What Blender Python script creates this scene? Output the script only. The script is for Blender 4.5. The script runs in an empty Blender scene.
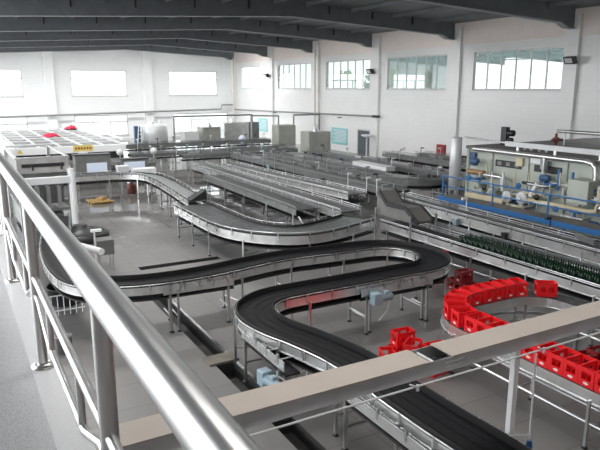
import bpy, bmesh, math, random
from mathutils import Vector, Matrix
random.seed(7)
C = bpy.context.scene
col = C.collection
PI = math.pi

# ------------------------------------------------------------------ camera
H = 5.4
cd = bpy.data.cameras.new('camera')
cam = bpy.data.objects.new('camera', cd)
col.objects.link(cam)
cam.location = (0, 0, H)
cam.rotation_euler = (math.radians(90 - 12.57), 0, math.radians(-29.3))
cd.sensor_width = 36.0
cd.lens = 36.0 * 620 / 600
cd.clip_start = 0.05
cd.clip_end = 400
C.camera = cam

# ------------------------------------------------------------------ world, exposure
w = bpy.data.worlds.new('world')
C.world = w
w.use_nodes = True
nt = w.node_tree
nt.nodes.clear()
wo = nt.nodes.new('ShaderNodeOutputWorld')
bg = nt.nodes.new('ShaderNodeBackground')
tc = nt.nodes.new('ShaderNodeTexCoord')
sep = nt.nodes.new('ShaderNodeSeparateXYZ')
cr = nt.nodes.new('ShaderNodeValToRGB')
mr = nt.nodes.new('ShaderNodeMapRange')
mr.inputs['From Min'].default_value = -0.2
mr.inputs['From Max'].default_value = 0.9
nt.links.new(tc.outputs['Generated'], sep.inputs[0])
nt.links.new(sep.outputs['Z'], mr.inputs['Value'])
nt.links.new(mr.outputs[0], cr.inputs[0])
cr.color_ramp.elements[0].color = (0.66, 0.67, 0.69, 1)
cr.color_ramp.elements[1].color = (0.95, 0.97, 1.0, 1)
cr.color_ramp.elements[0].position = 0.15
cr.color_ramp.elements[1].position = 0.4
nt.links.new(cr.outputs[0], bg.inputs['Color'])
bg.inputs['Strength'].default_value = 2.7
nt.links.new(bg.outputs[0], wo.inputs['Surface'])
C.view_settings.view_transform = 'Standard'
C.view_settings.look = 'None'
C.view_settings.gamma = 1.0
C.view_settings.use_curve_mapping = False
C.view_settings.exposure = 1.15
C.cycles.max_bounces = 8
C.cycles.diffuse_bounces = 5
C.cycles.glossy_bounces = 4
C.cycles.transparent_max_bounces = 8
C.cycles.caustics_reflective = False
C.cycles.caustics_refractive = False


# unseen fill lamps added under the roof, each just behind a portal frame
def fill_light(x, y, sx, sy, e):
    l = bpy.data.lights.new('roof_fill_lamp', 'AREA')
    l.shape = 'RECTANGLE'
    l.size, l.size_y = sx, sy
    l.energy = e
    l.color = (1.0, 0.985, 0.96)
    o = bpy.data.objects.new('roof_fill_lamp', l)
    o.location = (x, y, 10.0 - 0.05 * abs(x - 17.0) - 0.28)
    col.objects.link(o)


for ly in (-3.5, 5.8, 14.8, 23.9, 32.8, 41.8, 50.8, 59.8):
    for lx in (3.0, 10.0, 17.0, 24.0):
        fill_light(lx, ly, 4.0, 1.2, (90 if lx < 5 else 190 if lx < 12 else 110 if lx < 20 else 60) if ly < 55 and ly > 30 else 260 if ly > 55 else (260 if ly > 9 else 90 if ly > 3 else 40) if lx < 5 else 70 if lx < 12 else 8)


def portal(name, loc, rot, sx, sy):
    l = bpy.data.lights.new(name, 'AREA')
    l.shape = 'RECTANGLE'
    l.size, l.size_y = sx, sy
    l.energy = 1
    l.cycles.is_portal = True
    o = bpy.data.objects.new(name, l)
    o.location = loc
    o.rotation_euler = rot
    col.objects.link(o)


# ------------------------------------------------------------------ materials
def mat(name, c, rough=0.5, metal=0.0, noise=0.0, nscale=8.0, bump=0.0, spec=0.5, c2=None, trans=0):
    m = bpy.data.materials.new(name)
    m.use_nodes = True
    n = m.node_tree
    b = n.nodes['Principled BSDF']
    b.inputs['Base Color'].default_value = (*c, 1)
    b.inputs['Roughness'].default_value = rough
    b.inputs['Metallic'].default_value = metal
    b.inputs['Specular IOR Level'].default_value = spec
    if noise or c2:
        t = n.nodes.new('ShaderNodeTexCoord')
        x = n.nodes.new('ShaderNodeTexNoise')
        x.inputs['Scale'].default_value = nscale
        x.inputs['Detail'].default_value = 4
        n.links.new(t.outputs['Object'], x.inputs['Vector'])
        r = n.nodes.new('ShaderNodeValToRGB')
        d = c2 if c2 else tuple(max(0, v * (1 - noise)) for v in c)
        r.color_ramp.elements[0].color = (*d, 1)
        r.color_ramp.elements[1].color = (*c, 1)
        r.color_ramp.elements[0].position = 0.35
        r.color_ramp.elements[1].position = 0.65
        n.links.new(x.outputs[0], r.inputs[0])
        n.links.new(r.outputs[0], b.inputs['Base Color'])
        if bump:
            bp = n.nodes.new('ShaderNodeBump')
            bp.inputs['Strength'].default_value = bump
            n.links.new(x.outputs[0], bp.inputs['Height'])
            n.links.new(bp.outputs[0], b.inputs['Normal'])
    return m


def tile_mat(name, c1, c2, joint, w_, h_, rough, plane, noise_amt=0.25, wet=None, mort=0.012, spec=0.5):
    """square tiles with joints; plane = which two object axes carry the tiles"""
    m = bpy.data.materials.new(name)
    m.use_nodes = True
    n = m.node_tree
    b = n.nodes['Principled BSDF']
    t = n.nodes.new('ShaderNodeTexCoord')
    s = n.nodes.new('ShaderNodeSeparateXYZ')
    k = n.nodes.new('ShaderNodeCombineXYZ')
    n.links.new(t.outputs['Object'], s.inputs[0])
    n.links.new(s.outputs[plane[0]], k.inputs[0])
    n.links.new(s.outputs[plane[1]], k.inputs[1])
    br = n.nodes.new('ShaderNodeTexBrick')
    br.offset = 0.0
    br.inputs['Scale'].default_value = 1.0
    br.inputs['Brick Width'].default_value = w_
    br.inputs['Row Height'].default_value = h_
    br.inputs['Mortar Size'].default_value = mort
    br.inputs['Color1'].default_value = (*c1, 1)
    br.inputs['Color2'].default_value = (*c2, 1)
    br.inputs['Mortar'].default_value = (*joint, 1)
    n.links.new(k.outputs[0], br.inputs['Vector'])
    x = n.nodes.new('ShaderNodeTexNoise')
    x.inputs['Scale'].default_value = 0.55
    x.inputs['Detail'].default_value = 5
    n.links.new(t.outputs['Object'], x.inputs['Vector'])
    mx = n.nodes.new('ShaderNodeMix')
    mx.data_type = 'RGBA'
    mx.blend_type = 'MULTIPLY'
    mx.inputs[0].default_value = noise_amt
    n.links.new(br.outputs['Color'], mx.inputs[6])
    n.links.new(x.outputs[0], mx.inputs[7])
    n.links.new(mx.outputs[2], b.inputs['Base Color'])
    b.inputs['Roughness'].default_value = rough
    b.inputs['Specular IOR Level'].default_value = spec
    if wet:
        r = n.nodes.new('ShaderNodeMapRange')
        r.inputs['From Min'].default_value = 0.46
        r.inputs['From Max'].default_value = 0.64
        r.inputs['To Min'].default_value = wet
        r.inputs['To Max'].default_value = rough
        n.links.new(x.outputs[0], r.inputs['Value'])
        y_ = n.nodes.new('ShaderNodeMapRange')      # the far half of the floor is hosed down, the near half dry
        y_.inputs['From Min'].default_value = 19.0
        y_.inputs['From Max'].default_value = 27.0
        y_.inputs['To Min'].default_value = 0.30
        y_.inputs['To Max'].default_value = 0.0
        n.links.new(s.outputs[1], y_.inputs['Value'])
        ad = n.nodes.new('ShaderNodeMath')
        n.links.new(r.outputs[0], ad.inputs[0])
        n.links.new(y_.outputs[0], ad.inputs[1])
        n.links.new(ad.outputs[0], b.inputs['Roughness'])
    return m


M = {}
M['floor'] = tile_mat('hall_floor_tiles', (0.265, 0.256, 0.249), (0.24, 0.233, 0.227), (0.175, 0.171, 0.167), 0.9, 0.9, 0.11, (0, 1), 0.4, wet=0.04, mort=0.012)
M['granite'] = mat('speckled_granite', (0.58, 0.585, 0.595), 0.25, c2=(0.38, 0.383, 0.39), nscale=170)
M['granite_pale'] = mat('pale_granite_strip', (0.70, 0.70, 0.71), 0.28, c2=(0.58, 0.585, 0.595), nscale=170)
M['wall'] = tile_mat('white_wall_tiles', (0.86, 0.865, 0.86), (0.84, 0.85, 0.845), (0.79, 0.795, 0.79), 0.6, 0.3, 0.16, (1, 2), 0.06, mort=0.006)
M['wall_x'] = tile_mat('white_wall_tiles_back', (0.84, 0.86, 0.865), (0.82, 0.84, 0.85), (0.77, 0.79, 0.80), 0.6, 0.3, 0.18, (0, 2), 0.06, mort=0.006)
M['plaster'] = mat('pinkish_plaster', (0.84, 0.76, 0.72), 0.7, noise=0.05, nscale=1.5)
M['roof'] = mat('dark_grey_roof_sheet', (0.20, 0.215, 0.225), 0.6, noise=0.15, nscale=1.0)
M['beam'] = mat('dark_grey_painted_steel', (0.17, 0.185, 0.20), 0.5, noise=0.15, nscale=2.0)
M['flange'] = mat('pale_steel_flange', (0.30, 0.32, 0.34), 0.5)
M['alu'] = mat('window_aluminium', (0.62, 0.63, 0.63), 0.45, 0.2)
M['steel'] = mat('stainless_steel', (0.72, 0.73, 0.74), 0.28, 1.0, noise=0.12, nscale=5)
M['rail'] = mat('polished_stainless_tube', (0.64, 0.635, 0.63), 0.3, 0.95)
M['plate'] = mat('brushed_stainless_plate', (0.80, 0.81, 0.80), 0.24, 0.7, noise=0.2, nscale=3)
M['greyplate'] = mat('dull_grey_sheet', (0.23, 0.24, 0.235), 0.42, 0.5, noise=0.2, nscale=3)
M['belt'] = mat('black_chain_belt', (0.012, 0.0125, 0.015), 0.5, noise=0.4, nscale=14, spec=0.22)
M['steelbelt'] = mat('steel_slat_chain', (0.20, 0.21, 0.215), 0.35, 0.7, noise=0.45, nscale=6)
M['palebelt'] = mat('pale_slat_chain', (0.40, 0.42, 0.42), 0.35, 0.6, noise=0.3, nscale=6)
M['darkbelt'] = mat('dark_slat_chain', (0.07, 0.075, 0.075), 0.42, 0.3, noise=0.4, nscale=6)
M['rubber'] = mat('black_rubber', (0.015, 0.015, 0.016), 0.6)
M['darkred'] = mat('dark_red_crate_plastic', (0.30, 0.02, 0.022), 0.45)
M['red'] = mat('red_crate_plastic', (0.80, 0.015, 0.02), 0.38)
M['emblem'] = mat('white_print', (0.85, 0.80, 0.80), 0.5)
M['beige'] = mat('beige_tray_lid', (0.52, 0.455, 0.40), 0.5, noise=0.04, nscale=3)
M['white'] = mat('white_paint', (0.80, 0.81, 0.82), 0.4)
M['offwhite'] = mat('off_white_enamel', (0.70, 0.72, 0.73), 0.4, noise=0.06, nscale=2)
M['washer'] = mat('grey_green_paint', (0.46, 0.50, 0.44), 0.45, noise=0.12, nscale=1.2)
M['washertop'] = mat('brown_grey_top', (0.20, 0.185, 0.17), 0.6, noise=0.3, nscale=1.5)
M['blue'] = mat('blue_enamel', (0.03, 0.16, 0.42), 0.4, noise=0.1, nscale=3)
M['motorblue'] = mat('dark_blue_motor_paint', (0.045, 0.10, 0.20), 0.45)
M['motorgrey'] = mat('grey_blue_motor_paint', (0.30, 0.40, 0.46), 0.4)
M['cream'] = mat('cream_pipe_lagging', (0.62, 0.55, 0.38), 0.5, noise=0.1, nscale=3)
M['black'] = mat('black_gloss', (0.02, 0.02, 0.022), 0.4)
M['rust'] = mat('red_brown_valve', (0.24, 0.09, 0.07), 0.5, noise=0.3, nscale=8)
M['brass'] = mat('brown_valve', (0.33, 0.19, 0.09), 0.45)
M['teal'] = mat('teal_poster', (0.30, 0.66, 0.70), 0.5, noise=0.08, nscale=2)
M['screen'] = mat('pale_blue_panel', (0.72, 0.80, 0.95), 0.25)
M['yellow'] = mat('yellow_plate', (0.70, 0.52, 0.12), 0.5)
M['redcloth'] = mat('crimson_cloth', (0.60, 0.02, 0.07), 0.8)
M['wood'] = mat('yellow_wood', (0.50, 0.33, 0.12), 0.6, noise=0.3, nscale=6)
M['door'] = mat('dark_grey_door', (0.085, 0.10, 0.12), 0.4)
M['concrete'] = mat('brown_concrete', (0.20, 0.18, 0.15), 0.8, noise=0.3, nscale=4)
M['trench'] = mat('dark_trench', (0.045, 0.045, 0.047), 0.6, noise=0.3, nscale=4)
M['hoodgrey'] = mat('brown_grey_hood', (0.17, 0.168, 0.16), 0.45, 0.2, noise=0.2, nscale=2)
M['traymetal'] = mat('bright_tray_side', (0.60, 0.60, 0.61), 0.3, 0.5, noise=0.12, nscale=4)
M['greypipe'] = mat('dull_grey_pipe', (0.26, 0.27, 0.275), 0.45, 0.3)
M['ground'] = mat('yard_ground', (0.30, 0.30, 0.28), 0.9)
M['facade'] = mat('grey_blue_facade', (0.30, 0.34, 0.35), 0.7, noise=0.1, nscale=0.6)
M['leaf'] = mat('tree_leaves', (0.16, 0.30, 0.10), 0.7, c2=(0.08, 0.18, 0.06), nscale=3)
M['glassb'] = mat('green_bottle_glass', (0.005, 0.026, 0.012), 0.15, spec=0.45)
M['tank'] = mat('pale_tank_steel', (0.70, 0.72, 0.73), 0.4, 0.3, noise=0.1, nscale=2)
M['lamp'] = mat('lamp_glass', (0.75, 0.76, 0.78), 0.15)


def glass(name, tint, fac):
    m = bpy.data.materials.new(name)
    m.use_nodes = True
    n = m.node_tree
    n.nodes.clear()
    o = n.nodes.new('ShaderNodeOutputMaterial')
    a = n.nodes.new('ShaderNodeBsdfTransparent')
    a.inputs[0].default_value = (*tint, 1)
    g = n.nodes.new('ShaderNodeBsdfGlossy')
    g.inputs['Roughness'].default_value = 0.02
    x = n.nodes.new('ShaderNodeMixShader')
    x.inputs[0].default_value = fac
    n.links.new(a.outputs[0], x.inputs[1])
    n.links.new(g.outputs[0], x.inputs[2])
    n.links.new(x.outputs[0], o.inputs[0])
    return m


M['glass'] = glass('window_glass', (0.93, 0.96, 0.96), 0.08)
M['glass_side'] = glass('window_glass_reflecting', (0.62, 0.68, 0.66), 0.3)

# ------------------------------------------------------------------ mesh helpers
ORG = {}


class MB:
    def __init__(s):
        s.v, s.f, s.sm = [], [], []

    def add(s, vs, fs, smooth=False):
        k = len(s.v)
        s.v += [tuple(p) for p in vs]
        s.f += [tuple(i + k for i in f) for f in fs]
        s.sm += [smooth] * len(fs)
        return s

    def box(s, x0, x1, y0, y1, z0, z1):
        v = [(x0, y0, z0), (x1, y0, z0), (x1, y1, z0), (x0, y1, z0), (x0, y0, z1), (x1, y0, z1), (x1, y1, z1), (x0, y1, z1)]
        return s.add(v, [(0, 3, 2, 1), (4, 5, 6, 7), (0, 1, 5, 4), (1, 2, 6, 5), (2, 3, 7, 6), (3, 0, 4, 7)])

    def obox(s, c, sx, sy, sz, a=0.0):
        """box resting on c (base centre), turned by a about z"""
        ca, sa = math.cos(a), math.sin(a)
        v = []
        for z in (0, sz):
            for x, y in ((-sx / 2, -sy / 2), (sx / 2, -sy / 2), (sx / 2, sy / 2), (-sx / 2, sy / 2)):
                v.append((c[0] + x * ca - y * sa, c[1] + x * sa + y * ca, c[2] + z))
        return s.add(v, [(0, 3, 2, 1), (4, 5, 6, 7), (0, 1, 5, 4), (1, 2, 6, 5), (2, 3, 7, 6), (3, 0, 4, 7)])

    def tube(s, pts, r, seg=8, caps=True):
        pts = [Vector(p) for p in pts]
        rings = []
        up = None
        for i, p in enumerate(pts):
            d = (pts[min(i + 1, len(pts) - 1)] - pts[max(i - 1, 0)]).normalized()
            if up is None:
                up = Vector((0, 0, 1)) if abs(d.z) < 0.9 else Vector((0, 1, 0))
            a = d.cross(up)
            if a.length < 1e-4:
                a = d.cross(Vector((1, 0, 0)))
            a.normalize()
            b = a.cross(d).normalized()
            up = b
            rings.append([p + (a * math.cos(2 * PI * k / seg) + b * math.sin(2 * PI * k / seg)) * r for k in range(seg)])
        v = [q for ring in rings for q in ring]
        f = []
        for i in range(len(pts) - 1):
            for k in range(seg):
                a0, a1 = i * seg + k, i * seg + (k + 1) % seg
                f.append((a0, a1, a1 + seg, a0 + seg))
        s.add(v, f, True)
        if caps:
            n = len(v)
            s.add(rings[0], [tuple(range(seg))[::-1]])
            s.add(rings[-1], [tuple(range(seg))])
        return s

    def lathe(s, c, prof, seg=16, axis='z'):
        v, f = [], []
        for r, z in prof:
            for k in range(seg):
                a = 2 * PI * k / seg
                if axis == 'z':
                    v.append((c[0] + r * math.cos(a), c[1] + r * math.sin(a), c[2] + z))
                elif axis == 'x':
                    v.append((c[0] + z, c[1] + r * math.cos(a), c[2] + r * math.sin(a)))
                else:
                    v.append((c[0] + r * math.cos(a), c[1] + z, c[2] + r * math.sin(a)))
        for i in range(len(prof) - 1):
            for k in range(seg):
                a0, a1 = i * seg + k, i * seg + (k + 1) % seg
                f.append((a0, a1, a1 + seg, a0 + seg))
        s.add(v, f, True)
        s.add(v[:seg], [tuple(range(seg))[::-1]])
        s.add(v[-seg:], [tuple(range(seg))])
        return s

    def ribbon(s, P, N, prof, smooth=False):
        """closed profile of (offset, z) swept along a ground path"""
        k = len(prof)
        v, f = [], []
        for p, n in zip(P, N):
            for d, z in prof:
                v.append((p[0] + n[0] * d, p[1] + n[1] * d, z))
        for i in range(len(P) - 1):
            for j in range(k):
                a, b = i * k + j, i * k + (j + 1) % k
                f.append((a, b, b + k, a + k))
        f.append(tuple(range(k))[::-1])
        f.append(tuple(range((len(P) - 1) * k, len(P) * k)))
        return s.add(v, f, smooth)

    def build(s, name, m, parent=None, bevel=0.0, label=None):
        o_ = ORG.get(parent.name, Vector((0, 0, 0))) if parent is not None else Vector((0, 0, 0))
        me = bpy.data.meshes.new(name)
        me.from_pydata([(p[0] - o_.x, p[1] - o_.y, p[2] - o_.z) for p in s.v], [], s.f)
        me.materials.append(M[m] if isinstance(m, str) else m)
        me.polygons.foreach_set('use_smooth', s.sm)
        bm = bmesh.new()
        bm.from_mesh(me)
        bmesh.ops.recalc_face_normals(bm, faces=bm.faces)
        bm.to_mesh(me)
        bm.free()
        o = bpy.data.objects.new(name, me)
        col.objects.link(o)
        if parent is not None:
            o.parent = parent
            ORG[o.name] = o_
        if bevel:
            b = o.modifiers.new('bevel', 'BEVEL')
            b.width = bevel
            b.segments = 2
            b.limit_method = 'ANGLE'
        if label:
            o['label'] = label
        return o


def tag(o, label, cat, group=None, kind=None):
    o['label'] = label
    o['category'] = cat
    if group:
        o['group'] = group
    if kind:
        o['kind'] = kind
    return o


def thing(name, label, cat, loc, group=None):
    o = bpy.data.objects.new(name, None)
    o.empty_display_size = 0.1
    o.location = loc
    col.objects.link(o)
    ORG[o.name] = Vector(loc)
    return tag(o, label, cat, group)


def struct(name, mb, m, parent=None, bevel=0):
    o = mb.build(name, m, parent, bevel)
    if parent is None:
        o['kind'] = 'structure'
    return o


def dup(root, loc, rz=0.0, label=None, group=None):
    r = root.copy()
    col.objects.link(r)
    r.location = loc
    r.rotation_euler = (0, 0, rz)
    if label:
        r['label'] = label
    if group:
        r['group'] = group
    for ch in root.children:
        c = ch.copy()
        col.objects.link(c)
        c.parent = r
        for g in ch.children:
            d = g.copy()
            col.objects.link(d)
            d.parent = c
    return r


def smooth(pts, sub=8):
    """Catmull-Rom through the points; straight runs stay straight"""
    out = []
    n = len(pts)
    for i in range(n - 1):
        p0, p1, p2, p3 = pts[max(i - 1, 0)], pts[i], pts[i + 1], pts[min(i + 2, n - 1)]
        for k in range(sub):
            t = k / sub
            out.append(tuple(0.5 * (2 * p1[j] + (p2[j] - p0[j]) * t + (2 * p0[j] - 5 * p1[j] + 4 * p2[j] - p3[j]) * t * t + (3 * p1[j] - p0[j] - 3 * p2[j] + p3[j]) * t ** 3) for j in (0, 1)))
    out.append(tuple(pts[-1]))
    return out


def arc(cx, cy, r, a0, a1, n=12):
    return [(cx + r * math.cos(math.radians(a0 + (a1 - a0) * k / n)), cy + r * math.sin(math.radians(a0 + (a1 - a0) * k / n))) for k in range(n + 1)]


def normals(P):
    N = []
    for i in range(len(P)):
        a, b = P[max(i - 1, 0)], P[min(i + 1, len(P) - 1)]
        dx, dy = b[0] - a[0], b[1] - a[1]
        l = math.hypot(dx, dy) or 1
        N.append((-dy / l, dx / l))          # left-hand normal
    return N


def along(P, step, start=0.3):
    """points every step metres: (x, y, nx, ny, heading)"""
    out, s, nxt = [], 0.0, start
    for i in range(len(P) - 1):
        (ax, ay), (bx, by) = P[i], P[i + 1]
        l = math.hypot(bx - ax, by - ay)
        while nxt <= s + l and l > 0:
            t = (nxt - s) / l
            out.append((ax + (bx - ax) * t, ay + (by - ay) * t, -(by - ay) / l, (bx - ax) / l, math.atan2(by - ay, bx - ax)))
            nxt += step
        s += l
    return out


# ------------------------------------------------------------------ the hall
XW, YB = 29.3, 67.5          # right wall, back wall
YN, XL = -7.0, -4.2          # near end, open left side


def cells(us, vs, holes):
    us = sorted(set(us + [h[0] for h in holes] + [h[1] for h in holes]))
    vs = sorted(set(vs + [h[2] for h in holes] + [h[3] for h in holes]))
    for i in range(len(us) - 1):
        for j in range(len(vs) - 1):
            u, v_ = (us[i] + us[i + 1]) / 2, (vs[j] + vs[j + 1]) / 2
            if not any(h[0] < u < h[1] and h[2] < v_ < h[3] for h in holes):
                yield us[i], us[i + 1], vs[j], vs[j + 1]


trenches = [(4.12, 4.50, 11.15, 16.4), (4.12, 4.50, 9.3, 10.75), (4.12, 4.50, 2.0, 8.3), (4.6, 7.2, 18.0, 18.35)]
mb = MB()
for x0, x1, y0, y1 in cells([XL, XW], [YN, YB], trenches):
    mb.add([(x0, y0, 0), (x1, y0, 0), (x1, y1, 0), (x0, y1, 0)], [(0, 1, 2, 3)])
struct('floor', mb, 'floor')
for k, (x0, x1, y0, y1) in enumerate(trenches):
    mb = MB()
    z = -0.28
    mb.add([(x0, y0, z), (x1, y0, z), (x1, y1, z), (x0, y1, z), (x0, y0, 0), (x1, y0, 0), (x1, y1, 0), (x0, y1, 0)],
           [(0, 1, 2, 3), (0, 1, 5, 4), (1, 2, 6, 5), (2, 3, 7, 6), (3, 0, 4, 7)])
    struct('drain_channel', mb, 'trench')
for x0, x1, y0, y1 in ((4.0, 4.62, 10.75, 11.15),):
    struct('drain_cover', MB().box(x0, x1, y0, y1, 0.002, 0.05), 'concrete')
struct('trim_1', MB().box(4.50, 4.56, 9.3, 16.4, 0.0, 0.03), 'steel')
struct('shade_wall_left', MB().box(XL - 0.3, XL, YN, 4.0, 0, 9.6), 'plaster')  # unseen wall piece added to shade the near walkway and railing
struct('wall_near', MB().box(XL, XW + 0.3, YN - 0.3, YN, 0, 9.9), 'plaster')  # unseen end wall, added to keep outside light off the near floor
struct('ground', MB().box(-60, 90, -40, 130, -0.5, -0.32), 'ground')

# right wall with its windows
wins = [(23.2, 29.85), (32.3, 38.75), (41.0, 47.6), (50.2, 56.8), (59.3, 65.8), (14.2, 20.8), (5.2, 11.8)]
WZ0, WZ1 = 5.22, 7.52
mb = MB()
for y0, y1, z0, z1 in cells([YN, YB + 0.3], [0, 9.6], [(a, b, WZ0, WZ1) for a, b in wins]):
    mb.box(XW, XW + 0.3, y0, y1, z0, z1)
struct('wall_right', mb, 'wall')
struct('trim_2', MB().box(XW - 0.06, XW, YN, YB, 8.0, 8.12), 'plaster')
struct('trim_3', MB().box(XW - 0.02, XW, YN, YB, 8.12, 9.4), 'plaster')
for k, (a, b) in enumerate(wins):
    f = MB()
    x0, x1 = XW + 0.08, XW + 0.16
    f.box(x0, x1, a, b, WZ0, WZ0 + 0.07).box(x0, x1, a, b, WZ1 - 0.07, WZ1).box(x0, x1, a, a + 0.07, WZ0 + 0.07, WZ1 - 0.07).box(x0, x1, b - 0.07, b, WZ0 + 0.07, WZ1 - 0.07)
    fo = struct('window_%d' % (k + 1), f, 'alu')
    MB().box(XW - 0.05, XW + 0.08, a - 0.05, b + 0.05, WZ0 - 0.06, WZ0).build('window_sill', 'alu', fo)
    n = 6
    for i in range(1, n):
        y = a + (b - a) * i / n
        MB().box(x0, x1, y - 0.035, y + 0.035, WZ0 + 0.07, WZ1 - 0.07).build('mullion', 'alu', fo)
    MB().box(XW + 0.115, XW + 0.125, a + 0.06, b - 0.06, WZ0 + 0.06, WZ1 - 0.06).build('pane', 'glass_side' if k < 4 else 'glass', fo)
# pilasters on the right wall
for y in (4.5, 13.5, 22.6, 31.3, 40.0, 48.95, 58.0):
    struct('column', MB().box(XW - 0.22, XW, y - 0.42, y + 0.42, 0, 9.1), 'wall')
struct('column', MB().box(XW - 0.5, XW, YB - 0.5, YB, 0, 9.1), 'wall')

# back wall with an upper and a lower row of windows
bw = [(1.2, 6.75), (11.3, 16.9), (21.5, 27.1)]
bl = [(1.2, 6.9), (11.35, 16.8), (21.75, 28.3)]
mb = MB()
hol = [(a, b, 4.45, 7.05) for a, b in bw] + [(a, b, 0.35, 2.5) for a, b in bl]
for x0, x1, z0, z1 in cells([XL, XW], [0, 9.9], hol):
    mb.box(x0, x1, YB, YB + 0.3, z0, z1)
struct('wall_back', mb, 'wall_x')
k = 8
for (a, b, z0, z1) in hol:
    f = MB()
    y0, y1 = YB + 0.08, YB + 0.18
    f.box(a, b, y0, y1, z0, z0 + 0.09).box(a, b, y0, y1, z1 - 0.09, z1).box(a, a + 0.09, y0, y1, z0, z1).box(b - 0.09, b, y0, y1, z0, z1)
    fo = struct('window_%d' % k, f, 'alu')
    k += 1
    zt = z1 - (z1 - z0) * 0.33
    MB().box(a, b, y0, y1, zt - 0.05, zt + 0.05).build('transom', 'alu', fo)
    for i in (1, 2):
        x = a + (b - a) * i / 3
        MB().box(x - 0.05, x + 0.05, y0, y1, z0 + 0.09, zt - 0.05).build('mullion', 'alu', fo)
    MB().box(a + 0.08, b - 0.08, YB + 0.12, YB + 0.13, z0 + 0.08, z1 - 0.08).build('pane', 'glass', fo)
    MB().box(a - 0.06, b + 0.06, YB - 0.06, YB + 0.08, z0 - 0.07, z0).build('window_sill', 'alu', fo)
for x in (0.0, 9.2, 19.1):
    struct('column', MB().box(x - 0.45, x + 0.45, YB - 0.45, YB, 0, 9.2), 'wall_x')

# roof sheet on tapered portal frames
RX, RZ, RS = 17.0, 10.0, 0.05


def roofz(x):
    return RZ - RS * abs(x - RX)


mb = MB()
pts = [(XL, roofz(XL)), (RX, RZ), (XW + 0.3, roofz(XW + 0.3))]
for (xa, za), (xb, zb) in zip(pts, pts[1:]):
    v = [(xa, YN, za), (xb, YN, zb), (xb, YB + 0.3, zb), (xa, YB + 0.3, za)]
    v += [(x, y, z + 0.12) for x, y, z in v]
    mb.add(v, [(0, 1, 2, 3), (4, 5, 6, 7), (0, 1, 5, 4), (1, 2, 6, 5), (2, 3, 7, 6), (3, 0, 4, 7)])
struct('ceiling', mb, 'roof')
for y in (4.5, 13.5, 22.6, 31.5, 40.5, 49.5, 58.5, 67.1):
    D = 0.66
    xs = [XL + 0.3, 4.0, RX, 27.9, 28.45, XW - 0.3]
    bo = [0.85, 0.84, 0.84, 0.84, 1.05, 1.05]
    web, fl = MB(), MB()
    for i in range(len(xs) - 1):
        xa, xb = xs[i], xs[i + 1]
        za, zb = roofz(xa), roofz(xb)
        la, lb = za - bo[i], zb - bo[i + 1]
        for m_, hw, (ta, tb, ba, bb) in ((web, 0.11, (za, zb, la + 0.03, lb + 0.03)), (fl, 0.2, (la + 0.03, lb + 0.03, la, lb))):
            v = [(xa, y - hw, ba), (xb, y - hw, bb), (xb, y + hw, bb), (xa, y + hw, ba), (xa, y - hw, ta), (xb, y - hw, tb), (xb, y + hw, tb), (xa, y + hw, ta)]
            m_.add(v, [(0, 3, 2, 1), (4, 5, 6, 7), (0, 1, 5, 4), (1, 2, 6, 5), (2, 3, 7, 6), (3, 0, 4, 7)])
    b_ = struct('roof_beam', web, 'beam')
    fl.build('flange', 'flange', b_)
    if y > 30:
        for x in (5.5, 8.5, 11.5, 14.5, 19.5, 22.5, 25.5):
            z = roofz(x)
            MB().box(x - 0.03, x + 0.03, y - 0.19, y - 0.11, z - 0.45, z - 0.02).build('stiffener', 'black', b_)
for x in (-5, -2, 1, 4, 7, 10, 13, 16, 18, 21, 24, 27):
    z = roofz(x)
    struct('purlin', MB().box(x - 0.03, x + 0.03, YN, YB, z - 0.2, z - 0.005), 'roof')

# mezzanine
struct('mezzanine_floor', MB().box(XL, 0.28, YN, 40, 3.45, 3.75), 'granite')
struct('trim_4', MB().box(0.28, 0.44, YN, 40, 3.45, 3.752), 'granite_pale')

# what stands outside the right wall
nb = struct('neighbouring_building', MB().box(44, 50, 6, 58, 0, 15), 'facade')
for i in range(9):
    y = 9 + i * 5.2
    MB().box(43.93, 43.998, y, y + 2.6, 5.2, 7.6).build('window', 'glass_side', nb)
    MB().box(43.9, 44, y - 0.1, y + 2.7, 5.0, 5.2).build('window_sill', 'alu', nb)


def tree(x, y, h, r, label):
    t = thing('tree', label, 'tree', (x, y, 0), 'trees outside the right wall')
    MB().lathe((x, y, -0.3), [(0.22, 0), (0.16, h * 0.6), (0.08, h * 0.8)], 10).build('trunk', 'wood', t)
    rnd = random.Random(int(x * 100 + y))
    mb = MB()
    for i in range(420):
        a, b = rnd.uniform(0, 2 * PI), math.acos(rnd.uniform(-1, 1))
        q = r * rnd.uniform(0.55, 1) * (0.85 + 0.15 * math.sin(5 * a))
        p = Vector((x + q * math.sin(b) * math.cos(a), y + q * math.sin(b) * math.sin(a), h * 0.8 + q * 1.15 * math.cos(b)))
        u = Vector((rnd.uniform(-1, 1), rnd.uniform(-1, 1), rnd.uniform(-1, 1))).normalized()
        v_ = u.orthogonal().normalized() * 0.3
        u = u * 0.4
        mb.add([p - u, p + v_, p + u, p - v_], [(0, 1, 2, 3)])
    mb.build('crown', 'leaf', t)


tree(38, 33.5, 7.0, 1.5, 'green tree seen through the window right of the middle column')
tree(38.5, 52, 7.2, 1.9, 'green tree seen through the window with the pale green view')
tree(38.0, 57.5, 6.8, 1.6, 'green tree at the far end of the yard outside the right wall')

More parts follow.
